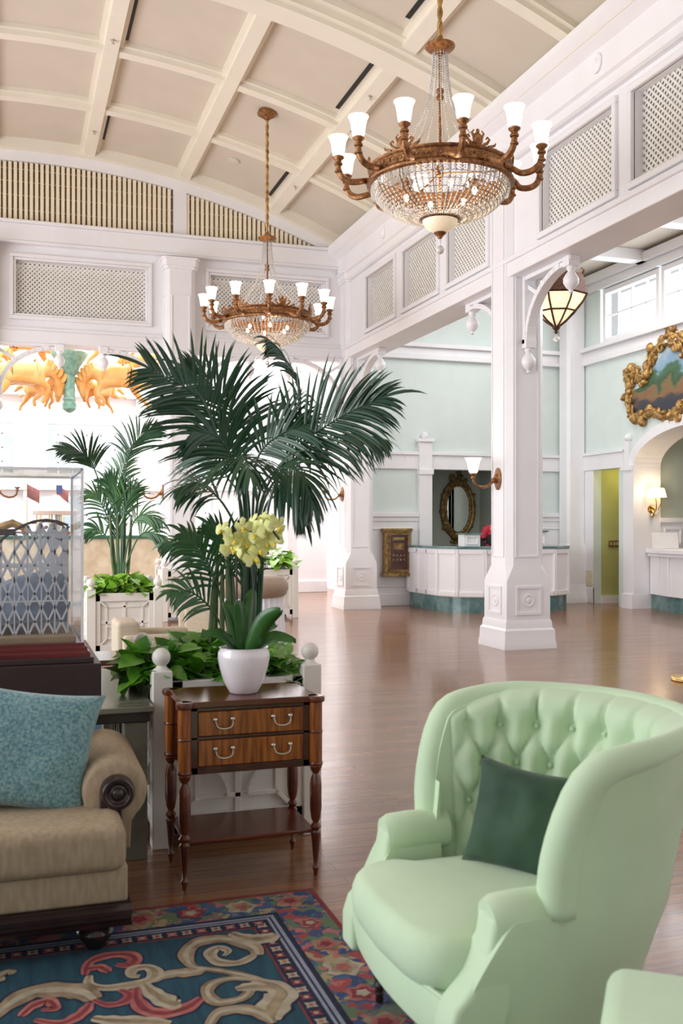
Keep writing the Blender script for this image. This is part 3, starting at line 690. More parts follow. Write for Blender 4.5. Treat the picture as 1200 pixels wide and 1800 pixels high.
    mb = MB(); mb.lathe([(.02,top-.13),(.04,top-.11),(.10,top-.07),(.135,top-.05),(.14,top-.03),(.12,top+.02),(0,top+.02)], n=28); mb.build('canopy', M['bronze'], t)
    return t
chandelier('large bronze crystal chandelier, the nearer one, hanging in front of the lattice wall', (3.5, 7.88, 4.39))
chandelier('bronze crystal chandelier, the farther one, above the tall palm', (3.40, 13.6, 4.30))

def lantern(loc):
    t = thing('bowl_lantern', 'bronze banded cream glass bowl lantern hanging in the aisle beside the white column', 'pendant light', loc)
    n = 8; mb = MB()
    mb.lathe([(.34,.30),(.36,.29),(.38,.22),(.40,.10),(.42,.06),(.43,.02),(.41,0),(.39,.01),(.36,.10),(.33,.28),(.34,.30)], n=n)
    for k in range(n):
        a = 2*PI*k/n; c, s_ = math.cos(a), math.sin(a)
        mb.tube([(.42*c,.42*s_,.02),(.36*c,.36*s_,-.09),(.26*c,.26*s_,-.20),(.14*c,.14*s_,-.32),(.03*c,.03*s_,-.40)], .014, 6)
        mb.tube([(.36*c,.36*s_,.29),(.37*c,.37*s_,.33),(.33*c,.33*s_,.36)], .016, 5)
    mb.lathe([(.27,-.19),(.285,-.20),(.27,-.215)], n=n); mb.lathe([(.0,-.38),(.06,-.39),(.05,-.42),(.02,-.45),(.03,-.47),(0,-.50)], n=12)
    mb.build('metal_cage', M['darkbronze'], t, ang=30)
    mb = MB(); mb.lathe([(.375,.05),(.40,.01),(.345,-.09),(.25,-.195),(.13,-.315),(.0,-.39)], n=n); mb.build('glass_bowl', M['lampglass'], t, ang=20)
    top = 6.2-loc[2]; mb = MB()
    for k in range(3): a = 2*PI*k/3+.3; mb.tube([(.35*math.cos(a),.35*math.sin(a),.3),(.02*math.cos(a),.02*math.sin(a),.85)], .008, 5)
    mb.tube([(0,0,.85),(0,0,top)], .012, 6); mb.lathe([(.03,top-.05),(.09,top-.02),(.09,top)], n=16); mb.build('hanging_chain', M['bronze'], t)
    mb = MB(); mb.ball((0,0,-.56), .045, 10, 8); mb.tube([(0,0,-.5),(0,0,-.54)], .01, 6); mb.build('glass_drop', M['crystal'], t)
    pointlight(t, (0,0,.1), 8, (1,.82,.55), .1)
lantern((7.0, 11.9, 4.55))

def sconce(label, loc, rz, lit=True):      # reaches out along local -y from a wall plate at the origin
    t = thing('wall_sconce', label, 'wall lamp', loc, rz)
    mb = MB(); mb.lathe([(0,.0),(.085,.0),(.09,-.012),(.07,-.02),(.04,-.025),(.03,-.05),(.0,-.055)], (0,0,0), 24, 'y'); mb.xform(Matrix.Diagonal((1,1,1.5,1)))
    mb.build('back_plate', M['bronze'], t)
    pts = [Vector((0,-.04-.30*(1-math.cos(PI/2*u))-.0, -.0-.11*math.sin(PI*u*.62)+.12*max(0,u-.62)/.38)) for u in [i/12 for i in range(13)]]
    mb = MB(); pts = [(0,-.04,0),(0,-.08,-.04),(0,-.13,-.085),(0,-.20,-.105),(0,-.27,-.095),(0,-.315,-.06),(0,-.33,-.01),(0,-.33,.05)]
    mb.tube(pts, [.016,.017,.018,.019,.018,.017,.015,.014], 8); mb.lathe([(.015,-.01),(.03,0),(.03,.01),(.02,.03),(.045,.05),(.045,.06),(0,.06)], (0,-.33,0), 14); mb.ball((0,-.06,-.02), .035, 8, 6)
    mb.build('arm', M['bronze'], t)
    mb = MB(); mb.lathe([(.035,.055),(.055,.08),(.065,.14),(.078,.20),(.105,.245),(.101,.245),(.074,.20),(.06,.14),(.05,.085),(0,.06)], (0,-.33,0), 20); mb.build('lamp_shade', M['shade'], t)
    if lit: pointlight(t, (0,-.33,.16), 1.2, (1,.85,.65), .04)
sconce('bronze wall sconce with white glass shade on the nearest white column', (5.55, 10.78, 2.02), -PI/2)
sconce('bronze wall sconce on the left face of the corner column, behind palm fronds', (5.55, 16.72, 2.02), -PI/2)
sconce('bronze wall sconce on the end wall column beside the small palm', (2.41, 16.8, 2.02), -PI/2)
sconce('bronze wall sconce at the left edge of the photo above the display case', (-.25, 16.8, 2.02), PI/2)

t = thing('candle_sconce', 'brass wall lamp with glowing cream shades on the arch pier above the white counter', 'wall lamp', (XW+.3, AY1, 2.0), 0)
mb = MB(); mb.lathe([(0,0),(.06,0),(.07,-.015),(.0,-.03)], (0,0,-.25), 16, 'y'); mb.tube([(0,-.02,-.25),(0,-.10,-.32),(0,-.16,-.25),(0,-.15,-.12),(0,-.14,-.05)], .016, 7); mb.ball((0,-.05,-.36), .04); mb.tube([(0,-.03,-.2),(.08,-.1,-.26),(.12,-.13,-.15),(.12,-.13,-.05)], .012, 6); mb.build('arm', M['brass'], t)
for x, y in ((0,-.14),(.12,-.13)):
    mb = MB(); mb.lathe([(.10,-.04),(.095,-.02),(.065,.10),(.05,.12)], (x,y,0), 16); mb.build('lamp_shade', mat('lit_fabric_shade',(1,.86,.6),.6,emis=(1,.75,.4),es=2.2) if x == 0 else bpy.data.materials['lit_fabric_shade'], t)
pointlight(t, (0,-.3,.05), 7, (1,.78,.5), .05)

# ================================================================ CAROUSEL HORSE PENDANT IN THE ATRIUM
def skinned(name, pts, edges, m, parent, sub=2, root=0):
    me = bpy.data.meshes.new(name); me.from_pydata([p[:3] for p in pts], edges, []); me.materials.append(m)
    o = bpy.data.objects.new(name, me); COL.objects.link(o)
    if parent: o.parent = parent
    k = o.modifiers.new('skin', 'SKIN'); k.use_smooth_shade = True
    sv = me.skin_vertices[0].data if me.skin_vertices else None
    if sv is None:
        import bmesh
        b = bmesh.new(); b.from_mesh(me); b.verts.layers.skin.verify(); b.to_mesh(me); b.free(); sv = me.skin_vertices[0].data
    for i, p in enumerate(pts):
        r = p[3]; sv[i].radius = (r, r) if not isinstance(r, tuple) else r; sv[i].use_root = (i == root)
    s_ = o.modifiers.new('sub', 'SUBSURF'); s_.levels = sub; s_.render_levels = sub
    return o
# leaping horse: nose towards +x, y is width
def horse(parent, loc, rz, ry=0, sc=1.0, down=True):
    P = [(0,0,0,.20),(.26,0,.02,.21),(.50,0,.03,.22),(.68,0,.08,.18)]
    P += [(.84,0,.06,.125),(.95,0,-.07,.105),(1.0,0,-.24,.09),(.93,0,-.42,.05)] if down else [(.82,0,.30,.11),(.90,0,.45,.09),(1.02,0,.41,.08),(1.17,0,.28,.048)]
    P += [(-.16,0,.03,.15),(-.30,0,.10,.05),(-.46,0,.08,.07),(-.64,0,-.04,.03),
         (.0,.11,-.10,.115),(-.20,.13,-.16,.065),(-.42,.13,-.12,.037),(-.60,.13,-.16,.038),
         (.02,-.11,-.14,.115),(-.08,-.13,-.32,.06),(-.26,-.13,-.46,.036),(-.32,-.13,-.60,.038),
         (.58,.12,-.16,.085),(.66,.13,-.34,.05),(.52,.13,-.46,.033),(.54,.13,-.58,.036),
         (.60,-.12,-.14,.085),(.74,-.13,-.28,.05),(.66,-.13,-.46,.033),(.60,-.13,-.54,.036)]
    hz = -.16 if down else .57; hx_ = 1.06 if down else .87
    P += [(hx_,.05,hz,.02),(hx_,-.05,hz,.02)]; e = 6 if down else 5
    E = [(0,1),(1,2),(2,3),(3,4),(4,5),(5,6),(6,7),(0,8),(8,9),(9,10),(10,11),(0,12),(12,13),(13,14),(14,15),(0,16),(16,17),(17,18),(18,19),(2,20),(20,21),(21,22),(22,23),(2,24),(24,25),(25,26),(26,27),(e,28),(e,29)]
    o = skinned('horse', P, E, M['horse'], parent, 2, 1); o.location = loc; o.rotation_euler = (0, ry, rz); o.scale = (sc,)*3
    mb = MB()
    for i in range(12):
        u = i/11
        if down: x, z, dx, dz = .74+.32*u, .20-.30*u*u, .05, .03
        else: x, z, dx, dz = .62+.27*u, .26+.36*u, -.06, .02
        s_ = rnd.uniform(.7,1.1)*(1 if i%2 else -1)
        mb.tube([(x,.02*s_,z),(x+dx*.6,.07*s_,z+dz),(x-.02,.11*s_,z-.07),(x-.05,.11*s_,z-.12)], [.045,.05,.045,.02], 6)
    mb.build('mane', M['horse'], o)
    mb = MB(); mb.loft([[(x, .225*math.sin(a), .03+.235*math.cos(a)) for a in [(-2+4*k/12) for k in range(13)]] for x in (.10,.2,.4,.46)], closed=False, cap=False); mb.lathe([(.225,-.02),(.24,0),(.225,.02)], (.56,0,.04), 20, 'x')
    mb.build('saddle', M['horse'], o)
    return o
pc = pt(122, 655, 19.8)
t = thing('carousel_pendant', 'giant hanging ornament of golden leaping carousel horses around a green metal pole', 'hanging ornament', (pc.x, pc.y, 0))
mb = MB(); mb.tube([(0,0,3.78),(0,0,9.0)], .11, 16); mb.lathe([(0,3.70),(.06,3.72),(.13,3.78),(.14,3.86),(.11,3.93),(.13,3.97),(.10,4.02)], n=20); mb.lathe([(.12,4.45),(.16,4.5),(.20,4.62),(.34,4.82),(.36,4.86),(.36,4.90),(.0,4.92)], n=24); mb.build('pole', M['verdigris'], t)
horse(t, (1.25,-.15,4.42), PI-.25, -.05, 1.05); horse(t, (-1.22,-.25,4.40), .22, -.05, 1.08)
horse(t, (.85,.95,4.30), PI+.75, .0, .75); horse(t, (-.70,1.0,4.28), -.8, .0, .75)
horse(t, (.5,-.5,5.1), .1, -.1, .9, False); horse(t, (-.5,.3,5.1), PI, -.1, .9, False); horse(t, (1.75,.9,5.0), PI-.3, .1, .7); horse(t, (-1.8,.9,5.0), .3, .1, .75)

# ================================================================ LOBBY FURNITURE, FAR
# reception desk with a bowed front
t = thing('reception_desk', 'white panelled reception desk on a teal marble plinth behind the white column', 'desk', (0,0,0))
poly = [(6.86,16.83),(6.90,15.62),(7.08,15.22),(7.48,15.0),(8.78,15.0),(9.15,15.2),(9.4,15.6),(9.4,16.83)]
def offset(poly, d):
    cx, cy = 8.15, 16.0; return [(cx+(x-cx)*(1+d), cy+(y-cy)*(1+d)) for x, y in poly]
inner = [(8.9,16.83),(8.9,15.7),(7.5,15.7),(7.5,16.83)]
mb = MB(); mb.prism(offset(poly, .01)+inner, 'z', .26, 1.07)
for (x0,y0),(x1,y1) in zip(offset(poly,.01), offset(poly,.01)[1:]):
    L_ = math.hypot(x1-x0,y1-y0); n_ = max(1, round(L_/.43)); out = Vector((y1-y0, -(x1-x0), 0)).normalized()*-1
    if out.dot(Vector(((x0+x1)/2-8.15,(y0+y1)/2-16.2,0))) < 0: out = -out
    for k in range(n_+1):
        u = k/n_; p = Vector((x0+(x1-x0)*u, y0+(y1-y0)*u, 0))+out*.008; mb.obox(p+Vector((0,0,.28)), p+Vector((0,0,1.05)), .06, .03, up=out)
    for z in (.31, 1.02): mb.obox(Vector((x0,y0,z))+out*.008, Vector((x1,y1,z))+out*.008, .03, .07)
mb.build('panelled_body', M['white'], t, ang=20)
mb = MB(); mb.prism(offset(poly, -.01)+inner, 'z', 0, .26); mb.build('plinth', M['teal_marble'], t)
mb = MB(); mb.prism(offset(poly, .035)+inner, 'z', 1.07, 1.11); mb.build('counter_top', M['teal_marble'], t, bevel=.006)
t = thing('counter_cabinet', 'small white panelled cabinet with dark top on the left end of the reception desk', 'cabinet', (7.38, 15.4, 1.11))
mb = MB(); mb.box(-.15,.15,-.12,.12,0,.20); frame_rect(mb,'y',-.135,-.118,-.11,.11,.03,.17,.02); mb.build('body', M['white'], t, bevel=.004)
mb = MB(); mb.box(-.18,.18,-.15,.15,.20,.225); mb.build('top', M['teal_marble'], t)
t = thing('counter_cabinet', 'small white cabinet with dark top on the right end of the reception desk', 'cabinet', (8.66, 15.4, 1.11))
mb = MB(); mb.box(-.13,.13,-.12,.12,0,.24); frame_rect(mb,'y',-.135,-.118,-.10,.10,.03,.20,.02); mb.build('body', M['white'], t, bevel=.004)
mb = MB(); mb.box(-.16,.16,-.15,.15,.24,.265); mb.build('top', M['teal_marble'], t)

# person behind the desk (mostly hidden by the column)
def person():
    P = [(0,0,.95,.13),(0,0,1.10,.125),(0,-.01,1.28,.15),(0,0,1.42,.12),(0,0,1.50,.055),(0,-.01,1.56,.055),(0,-.02,1.64,.088),(0,-.015,1.72,.07)]
    E = [(i,i+1) for i in range(7)]
    def chain(start, pts):
        a = start
        for p in pts: P.append(p); E.append((a, len(P)-1)); a = len(P)-1
        return a
    for s in (-1,1):
        chain(0, [(s*.10,0,.86,.10),(s*.11,0,.48,.062),(s*.11,.01,.10,.042),(s*.11,-.02,.05,.04),(s*.11,-.14,.035,.03)])
        w = chain(3, [(s*.15,0,1.41,.065),(s*.20,0,1.36,.058),(s*.25,.03,1.12,.043),(s*.20,-.18,1.07,.032),(s*.18,-.24,1.06,.028)])
        pal = chain(w, [(s*.17,-.29,1.06,.030)])
        for k, L_ in enumerate((.065,.075,.07,.055)):
            x = s*.17+(k-1.5)*.018; chain(pal, [(x,-.32,1.062,.0085),(x,-.32-L_*.5,1.06,.008),(x,-.32-L_,1.045,.0065)])
        chain(w, [(s*.145,-.27,1.055,.010),(s*.13,-.31,1.045,.008)])
    t = thing('person', 'person with black hair in a red shirt and black waistcoat standing behind the reception desk', 'person', (8.34, 16.25, 0), -.15)
    skinned('body', P, E, M['skin'], t, 1, 0)
    mb = MB(); mb.ball((0,0,1.68), (.098,.105,.11), 14, 9); mb.xform(Matrix.Translation((0,.02,.005))); mb.build('hair', M['hair'], t)
    mb = MB(); mb.ball((0,-.118,1.625), (.013,.018,.022), 8, 6)
    mb.build('nose', M['skin'], t)
    mb = MB()
    for s in (-1,1): mb.ball((s*.034,-.102,1.655), (.012,.008,.007), 8, 5)
    mb.build('eyes', M['blackcloth'], t)
    def ell(z, rx, ry, y=0): return [(rx*math.cos(a), y+ry*math.sin(a), z) for a in [2*PI*k/16 for k in range(16)]]
    mb = MB(); mb.loft([ell(.92,.18,.13), ell(1.08,.175,.13), ell(1.26,.20,.15,-.01), ell(1.38,.205,.13), ell(1.45,.13,.09), ell(1.50,.07,.07)])
    for s in (-1,1): mb.tube([(s*.13,0,1.41),(s*.20,0,1.385),(s*.245,.01,1.28),(s*.265,.03,1.12),(s*.21,-.14,1.075)], [.075,.08,.07,.06,.048], 10)
    mb.build('shirt', M['redshirt'], t)
    mb = MB(); mb.loft([ell(.90,.195,.145), ell(1.08,.19,.145), ell(1.24,.215,.165,-.01), ell(1.30,.21,.155)]); mb.build('waistcoat', M['blackcloth'], t)
    for s in (-1,1): mb = MB(); mb.tube([(s*.255,.02,1.24),(s*.268,.03,1.12),(s*.22,-.12,1.078)], [.074,.066,.056], 10); mb.build('sleeve', M['blackcloth'], t)
    mb = MB(); mb.loft([ell(.98,.17,.13), ell(.86,.19,.13)])
    for s in (-1,1): mb.tube([(s*.095,0,.9),(s*.11,0,.48),(s*.11,.01,.07)], [.105,.075,.06], 10)
    mb.build('trousers', M['blackcloth'], t)
person()

# gilt frames
def gilt(mb, outline, rad, axis, seed, lumps=3):
    r = random.Random(seed); n = len(outline)
    for i in range(n):
        p, q = Vector((*outline[i], 0)), Vector((*outline[(i+1)%n], 0)); L_ = (q-p).length
        if L_ == 0: continue
        for k in range(lumps):
            c = p.lerp(q, (k+r.random())/lumps); o = Vector((r.uniform(-1,1), r.uniform(-1,1), 0))*rad*.8
            a = c+o; s = rad*r.uniform(.35,.75); dep = rad*r.uniform(.3,.75)
            pos = (a.x, -dep*.6, a.y) if axis == 'y' else (-dep*.6, a.x, a.y)
            rr = (s, dep, s*r.uniform(.6,1.3)) if axis == 'y' else (dep, s, s*r.uniform(.6,1.3))
            mb.ball(pos, rr, 8, 6)
            if r.random() < .5:      # a little scroll
                th = r.uniform(0, 6.28); pts = []
                for j in range(8):
                    rr_ = rad*(.9-.09*j); b = th+j*.75; u, w = a.x+rr_*math.cos(b)*.7, a.y+rr_*math.sin(b)*.7
                    pts.append((u, -rad*.55, w) if axis == 'y' else (-rad*.55, u, w))
                mb.tube(pts, [rad*.22*(1-.08*j) for j in range(8)], 6)
t = thing('oval_mirror', 'oval mirror in a carved gilt frame on the niche wall behind the reception desk', 'mirror', (8.6, 18.49, 1.80))
def oval(a, b, n=40): return [(a*math.cos(2*PI*i/n), b*math.sin(2*PI*i/n)) for i in range(n)]
mb = MB(); gilt(mb, oval(.325,.55), .07, 'y', 5, 2); gilt(mb, [(-.16,.62),(0,.72),(.16,.62)], .08, 'y', 8, 4); gilt(mb, [(-.14,-.62),(0,-.66),(.14,-.62)], .06, 'y', 9, 3)
mb.tube([(.275*math.cos(2*PI*i/40), -.03, .49*math.sin(2*PI*i/40)) for i in range(41)], .03, 8); mb.tube([(.34*math.cos(2*PI*i/40), -.02, .56*math.sin(2*PI*i/40)) for i in range(41)], .05, 8)
mb.build('frame', M['goldmirror'], t)
mb = MB(); mb.prism(oval(.26,.475), 'y', -.03, 0); mb.build('mirror_glass', M['mirror'], t, smooth=False)
t = thing('wall_painting', 'landscape painting in a huge ornate gilt rococo frame above the arch', 'painting', (XW, 13.95, 3.78))
mb = MB(); o_ = [(1.28,.42),(1.12,.20),(1.22,-.12),(1.10,-.36),(.82,-.46),(.45,-.38),(.2,-.50),(-.2,-.50),(-.45,-.38),(-.82,-.46),(-1.10,-.36),(-1.22,-.12),(-1.12,.20),(-1.28,.42),(-.98,.36),(-.84,.20),(-.62,.30),(-.50,.60),(-.2,.78),(0,.86),(.2,.78),(.50,.60),(.62,.30),(.84,.20),(.98,.36)]
gilt(mb, o_, .125, 'x', 4, 5); gilt(mb, o_, .085, 'x', 14, 6); gilt(mb, [(-1.15,.25),(-1.2,.0),(-.9,-.35)], .13, 'x', 33, 5); gilt(mb, [(-.5,.4),(-.2,.66),(0,.72)], .14, 'x', 34, 5)
mb.tube([(-.05, a, b) for a, b in o_+[o_[0]]], .05, 8); mb.build('frame', M['gold'], t)
mb = MB(); mb.prism([(1.08,.05),(1.06,-.3),(.75,-.40),(-.75,-.40),(-1.06,-.3),(-1.08,.05),(-.8,.10),(-.55,.25),(-.35,.50),(0,.66),(.35,.50),(.55,.25),(.8,.10)], 'x', -.035, 0); mb.build('canvas', M['painting'], t, smooth=False)

# brass mail box
t = thing('wall_mail_box', 'antique bronze mail box hanging on the white wainscot left of the desk', 'mail box', (6.63, YW-.07, .98))
mb = MB(); mb.box(-.25,.25,-.13,0,-.38,.38); mb.box(-.28,.28,-.16,0,.38,.43); mb.box(-.29,.29,-.17,0,-.44,-.38); mb.box(-.27,.27,-.15,0,.35,.38); mb.build('case', M['goldmirror'], t, bevel=.008)
mb = MB(); mb.box(-.17,.20,-.145,-.13,-.33,.33); mb.build('door', M['darkmahog'], t)
mb = MB(); frame_rect(mb,'y',-.158,-.145,-.09,.11,.05,.16,.015); frame_rect(mb,'y',-.155,-.145,-.17,.20,-.33,.33,.015); mb.box(-.06,.08,-.15,-.145,.07,.14)
for x in (-.09,-.02,.05,.12):
    for z in (-.06,-.14): mb.lathe([(.0,-.156),(.018,-.15),(.02,-.145)], (x,0,z), 10, 'y')
mb.box(-.1,.12,-.15,-.145,.22,.27); mb.build('letter_slot_fittings', M['goldmirror'], t)

# counter under the arch and what stands on it
t = thing('service_counter', 'white curved service counter with teal plinth under the arch at the right edge', 'counter', (0,0,0))
yy = [11.62, 12.2, 13.2, 14.2, 14.95]; xo = [10.52,10.36,10.30,10.36,10.52]
poly = [(x+.15, y) for x, y in zip(xo, yy)]+[(11.4,14.95),(11.4,11.62)]
mb = MB(); mb.prism(poly, 'z', .26, .98)
for (x0,y0),(x1,y1) in zip(poly[:4], poly[1:5]):
    for k in range(2): u = k/2; mb.obox((x0+(x1-x0)*u-.01, y0+(y1-y0)*u, .27),(x0+(x1-x0)*u-.01, y0+(y1-y0)*u, .97), .05, .03, up=(1,0,0))
mb.build('body', M['white'], t, ang=20)
mb = MB(); mb.prism([(x-.10 if x < 11 else x, y) for x, y in poly], 'z', .98, 1.06); mb.prism([(x-.06 if x < 11 else x, y) for x, y in poly], 'z', .92, .98); mb.build('counter_top', M['white'], t, bevel=.01)
mb = MB(); mb.prism([(x+.03 if x < 11 else x, y) for x, y in poly], 'z', 0, .26); mb.build('plinth', M['teal_marble'], t)
t = thing('notice_card', 'white notice card standing on the counter under the arch', 'sign', (10.75, 14.62, 1.064), -.25)
mb = MB(); mb.xform(Matrix.Identity(4)); mb.box(-.23,.23,-.01,.01,0,.28); mb.xform(Matrix.Rotation(-.2,4,'X')); mb.build('card', M['paper'], t)
mb = MB(); mb.box(-.2,.2,.0,.09,0,.012); mb.build('foot', M['blackplastic'], t)
t = thing('desk_telephone', 'black desk telephone on the counter under the arch', 'telephone', (10.8, 13.95, 1.06), .2)
mb = MB(); mb.prism([(-.11,0),(.11,0),(.11,.10),(-.11,.03)], 'y', -.1, .1); mb.build('base', M['blackplastic'], t, bevel=.008)
mb = MB(); mb.tube([(.02,-.13,.10),(.05,-.1,.12),(.05,.1,.12),(.02,.13,.10)], [.026,.018,.018,.026], 8); mb.build('handset', M['blackplastic'], t)
mb = MB(); mb.box(.10,.12,-.07,.07,.06,.26); mb.build('screen', M['blackplastic'], t, bevel=.005)
t = thing('queue_post', 'brass queue post standing on the floor at the right edge of the photo', 'stanchion', (6.06, 7.86, 0))
mb = MB(); mb.lathe([(0,.0),(.175,.0),(.18,.008),(.175,.02),(.15,.032),(.06,.045),(.03,.07),(.025,.09),(0,.09)], n=40)
for k in range(40): a = 2*PI*k/40; mb.ball((.168*math.cos(a), .168*math.sin(a), .026), .011, 6, 5)
mb.build('base', M['brass'], t)
mb = MB(); mb.lathe([(.022,.08),(.022,.92),(.03,.93),(.03,.95),(.02,.96),(.035,1.0),(.02,1.03),(0,1.035)], n=16); mb.build('pole', M['brass'], t)

# background: stone counter with a carousel model and flags on it, seen over the display case
t = thing('stone_counter', 'beige marble counter with green stone top in the bright room behind the display case', 'counter', (0,0,0))
mb = MB(); mb.box(-.6, 3.1, 18.9, 19.7, .06, 1.22); mb.build('body', M['marble_beige'], t, bevel=.01)
mb = MB(); mb.box(-.7, 3.2, 18.82, 19.78, 1.22, 1.28); mb.build('top', M['greenstone'], t, bevel=.01)
mb = MB(); mb.box(-.55, 3.05, 18.95, 19.65, 0, .06); mb.build('plinth', M['greenstone'], t)
t = thing('carousel_model', 'small carousel model with cream canopy on the stone counter', 'model', (.78, 19.25, 1.28))
mb = MB(); mb.lathe([(0,0),(.40,0),(.40,.06),(0,.06)], n=24); mb.build('platform', M['canvas_cream'], t)
mb = MB(); mb.lathe([(.42,.38),(.42,.45),(.30,.53),(.12,.68),(.06,.74),(0,.76)], n=24); mb.build('canopy', M['canvas_cream'], t)
pp = None
for k in range(10):
    a = 2*PI*k/10
    if pp is None: mb = MB(); mb.tube([(0,0,.05),(0,0,.40)], .014, 6); pp = mb.build('pole', M['brass'], t); o = pp
    else: o = sharemesh(pp, t)
    o.location = (.35*math.cos(a), .35*math.sin(a), 0)
mb = MB(); mb.tube([(0,0,.05),(0,0,.42)], .12, 12); mb.build('drum', M['pewter'], t)
for dx, lab, blue in ((-.52,'small red flag standing left of the carousel model',False),(.02,'small red flag with blue corner above the carousel model',True)):
    t = thing('small_flag', lab, 'flag', (.78+dx, 19.72 if blue else 19.25, 1.28))
    mb = MB(); mb.tube([(0,0,0),(0,0,.98)], .008, 6); mb.build('staff', M['brass'], t)
    mb = MB(); n_ = 8; mb.loft([[(.22*i/n_, y+.02*math.sin(i), .95-.12*i/n_-dz) for i in range(n_+1)] for dz, y in ((0,0),(.24,.0))], closed=False, cap=False); f_ = mb.build('cloth', M['rugpink'], t); f_.modifiers.new('thick','SOLIDIFY').thickness = .004
    if blue:
        mb = MB(); mb.box(.0,.11,-.03,-.022,.80,.95); mb.build('canton', M['blue'], t)
# tall stained glass panel
t = thing('stained_glass_panel', 'narrow blue and green stained glass panel standing beyond the end wall', 'glass panel', (3.34, 20.2, 0))
mb = MB(); frame_rect(mb, 'y', -.03, .03, -.22, .22, .62, 2.05, .04); mb.box(-.25,.25,-.15,.15,0,.62); mb.build('frame', M['white'], t)
mb = MB(); mb.box(-.18,.18,-.006,.006,.66,2.01)
sgm = rug_border_mat('stained_glass', 0, [(.25,.75,.95),(.55,.85,1),(.1,.65,.25),(.95,.97,1),(.2,.45,.9),(.5,.9,.5),(.95,.97,1)], 9)
b_ = sgm.node_tree.nodes['Principled BSDF']; b_.inputs['Roughness'].default_value = .15; b_.inputs['Transmission Weight'].default_value = .4
mb.build('coloured_glass', sgm, t)
# ================================================================ PLANTS
def leaf_mesh(mb, base, tip_dir, normal, L, w, droop=.3, fold=.15, n=6, curl=0):
    base = Vector(base); d = Vector(tip_dir).normalized(); nrm = Vector(normal); side = d.cross(nrm)
    if side.length < 1e-4: side = d.cross(Vector((.3,.2,1)))
    side.normalize(); nrm = side.cross(d).normalized(); p = base.copy(); ds = L/n; vs = []
    dd = d.copy()
    for i in range(n+1):
        u = i/n; ww = w*(math.sin(PI*min(1, .12+u*.88))**.7)*(1 if u < 1 else .05)
        vs += [p-side*ww/2-nrm*fold*ww, p, p+side*ww/2-nrm*fold*ww]
        dd = (dd+Vector((0,0,-droop*ds*(.5+1.5*u)/L*1.6))).normalized(); p = p+dd*ds
    fs = []
    for i in range(n):
        a = i*3; fs += [(a,a+1,a+4,a+3),(a+1,a+2,a+5,a+4)]
    mb.add(vs, fs)
def catmull(pts, k=8):
    pts = [Vector(p) for p in pts]; out = []
    for i in range(len(pts)-1):
        p0, p1, p2, p3 = pts[max(i-1,0)], pts[i], pts[i+1], pts[min(i+2,len(pts)-1)]
        for q in range(k):
            u = q/k; out.append(.5*((2*p1)+(p2-p0)*u+(2*p0-5*p1+4*p2-p3)*u*u+(3*p1-p0-3*p2+p3)*u**3))
    out.append(pts[-1]); return out
def frond(parent, path, start, nl, Lmax, nrm, m, w=.03, droop=.35, ang=55, lift=0, rad=.008, loc0=None, seed=1, sides=(-1,1)):
    r = random.Random(seed)
    c = catmull(path, 10); n = len(c); mb = MB(); nrm = Vector(nrm).normalized()
    mb.tube(c, [rad*(1-.8*i/n) for i in range(n)], 6)
    for k in range(nl):
        u = start+(1-start)*(k+.5)/nl; f = u*(n-1); i = min(int(f), n-2); p = c[i].lerp(c[i+1], f-i); t = (c[i+1]-c[i]).normalized()
        side = t.cross(nrm).normalized(); v = (u-start)/(1-start)
        L = Lmax*(.45+.55*math.sin(PI*min(1,.25+v*.75)))*(1-.35*v)*r.uniform(.9,1.08); a = math.radians(ang*(1-.6*v)+r.uniform(-5,5))
        for s in sides:
            d = t*math.cos(a)+side*s*math.sin(a)+nrm*r.uniform(-.12,.2)+Vector((0,0,lift))
            leaf_mesh(mb, p, d, nrm+side*s*.5, L, w*r.uniform(.85,1.1), droop*r.uniform(.8,1.3), .18, 6)
    leaf_mesh(mb, c[-1], c[-1]-c[-2], nrm, Lmax*.55, w, droop, .18, 6)
    if loc0: mb.xform(Matrix.Translation(-Vector(loc0)))
    return mb.build('frond', m, parent, ang=60, fixn=False)
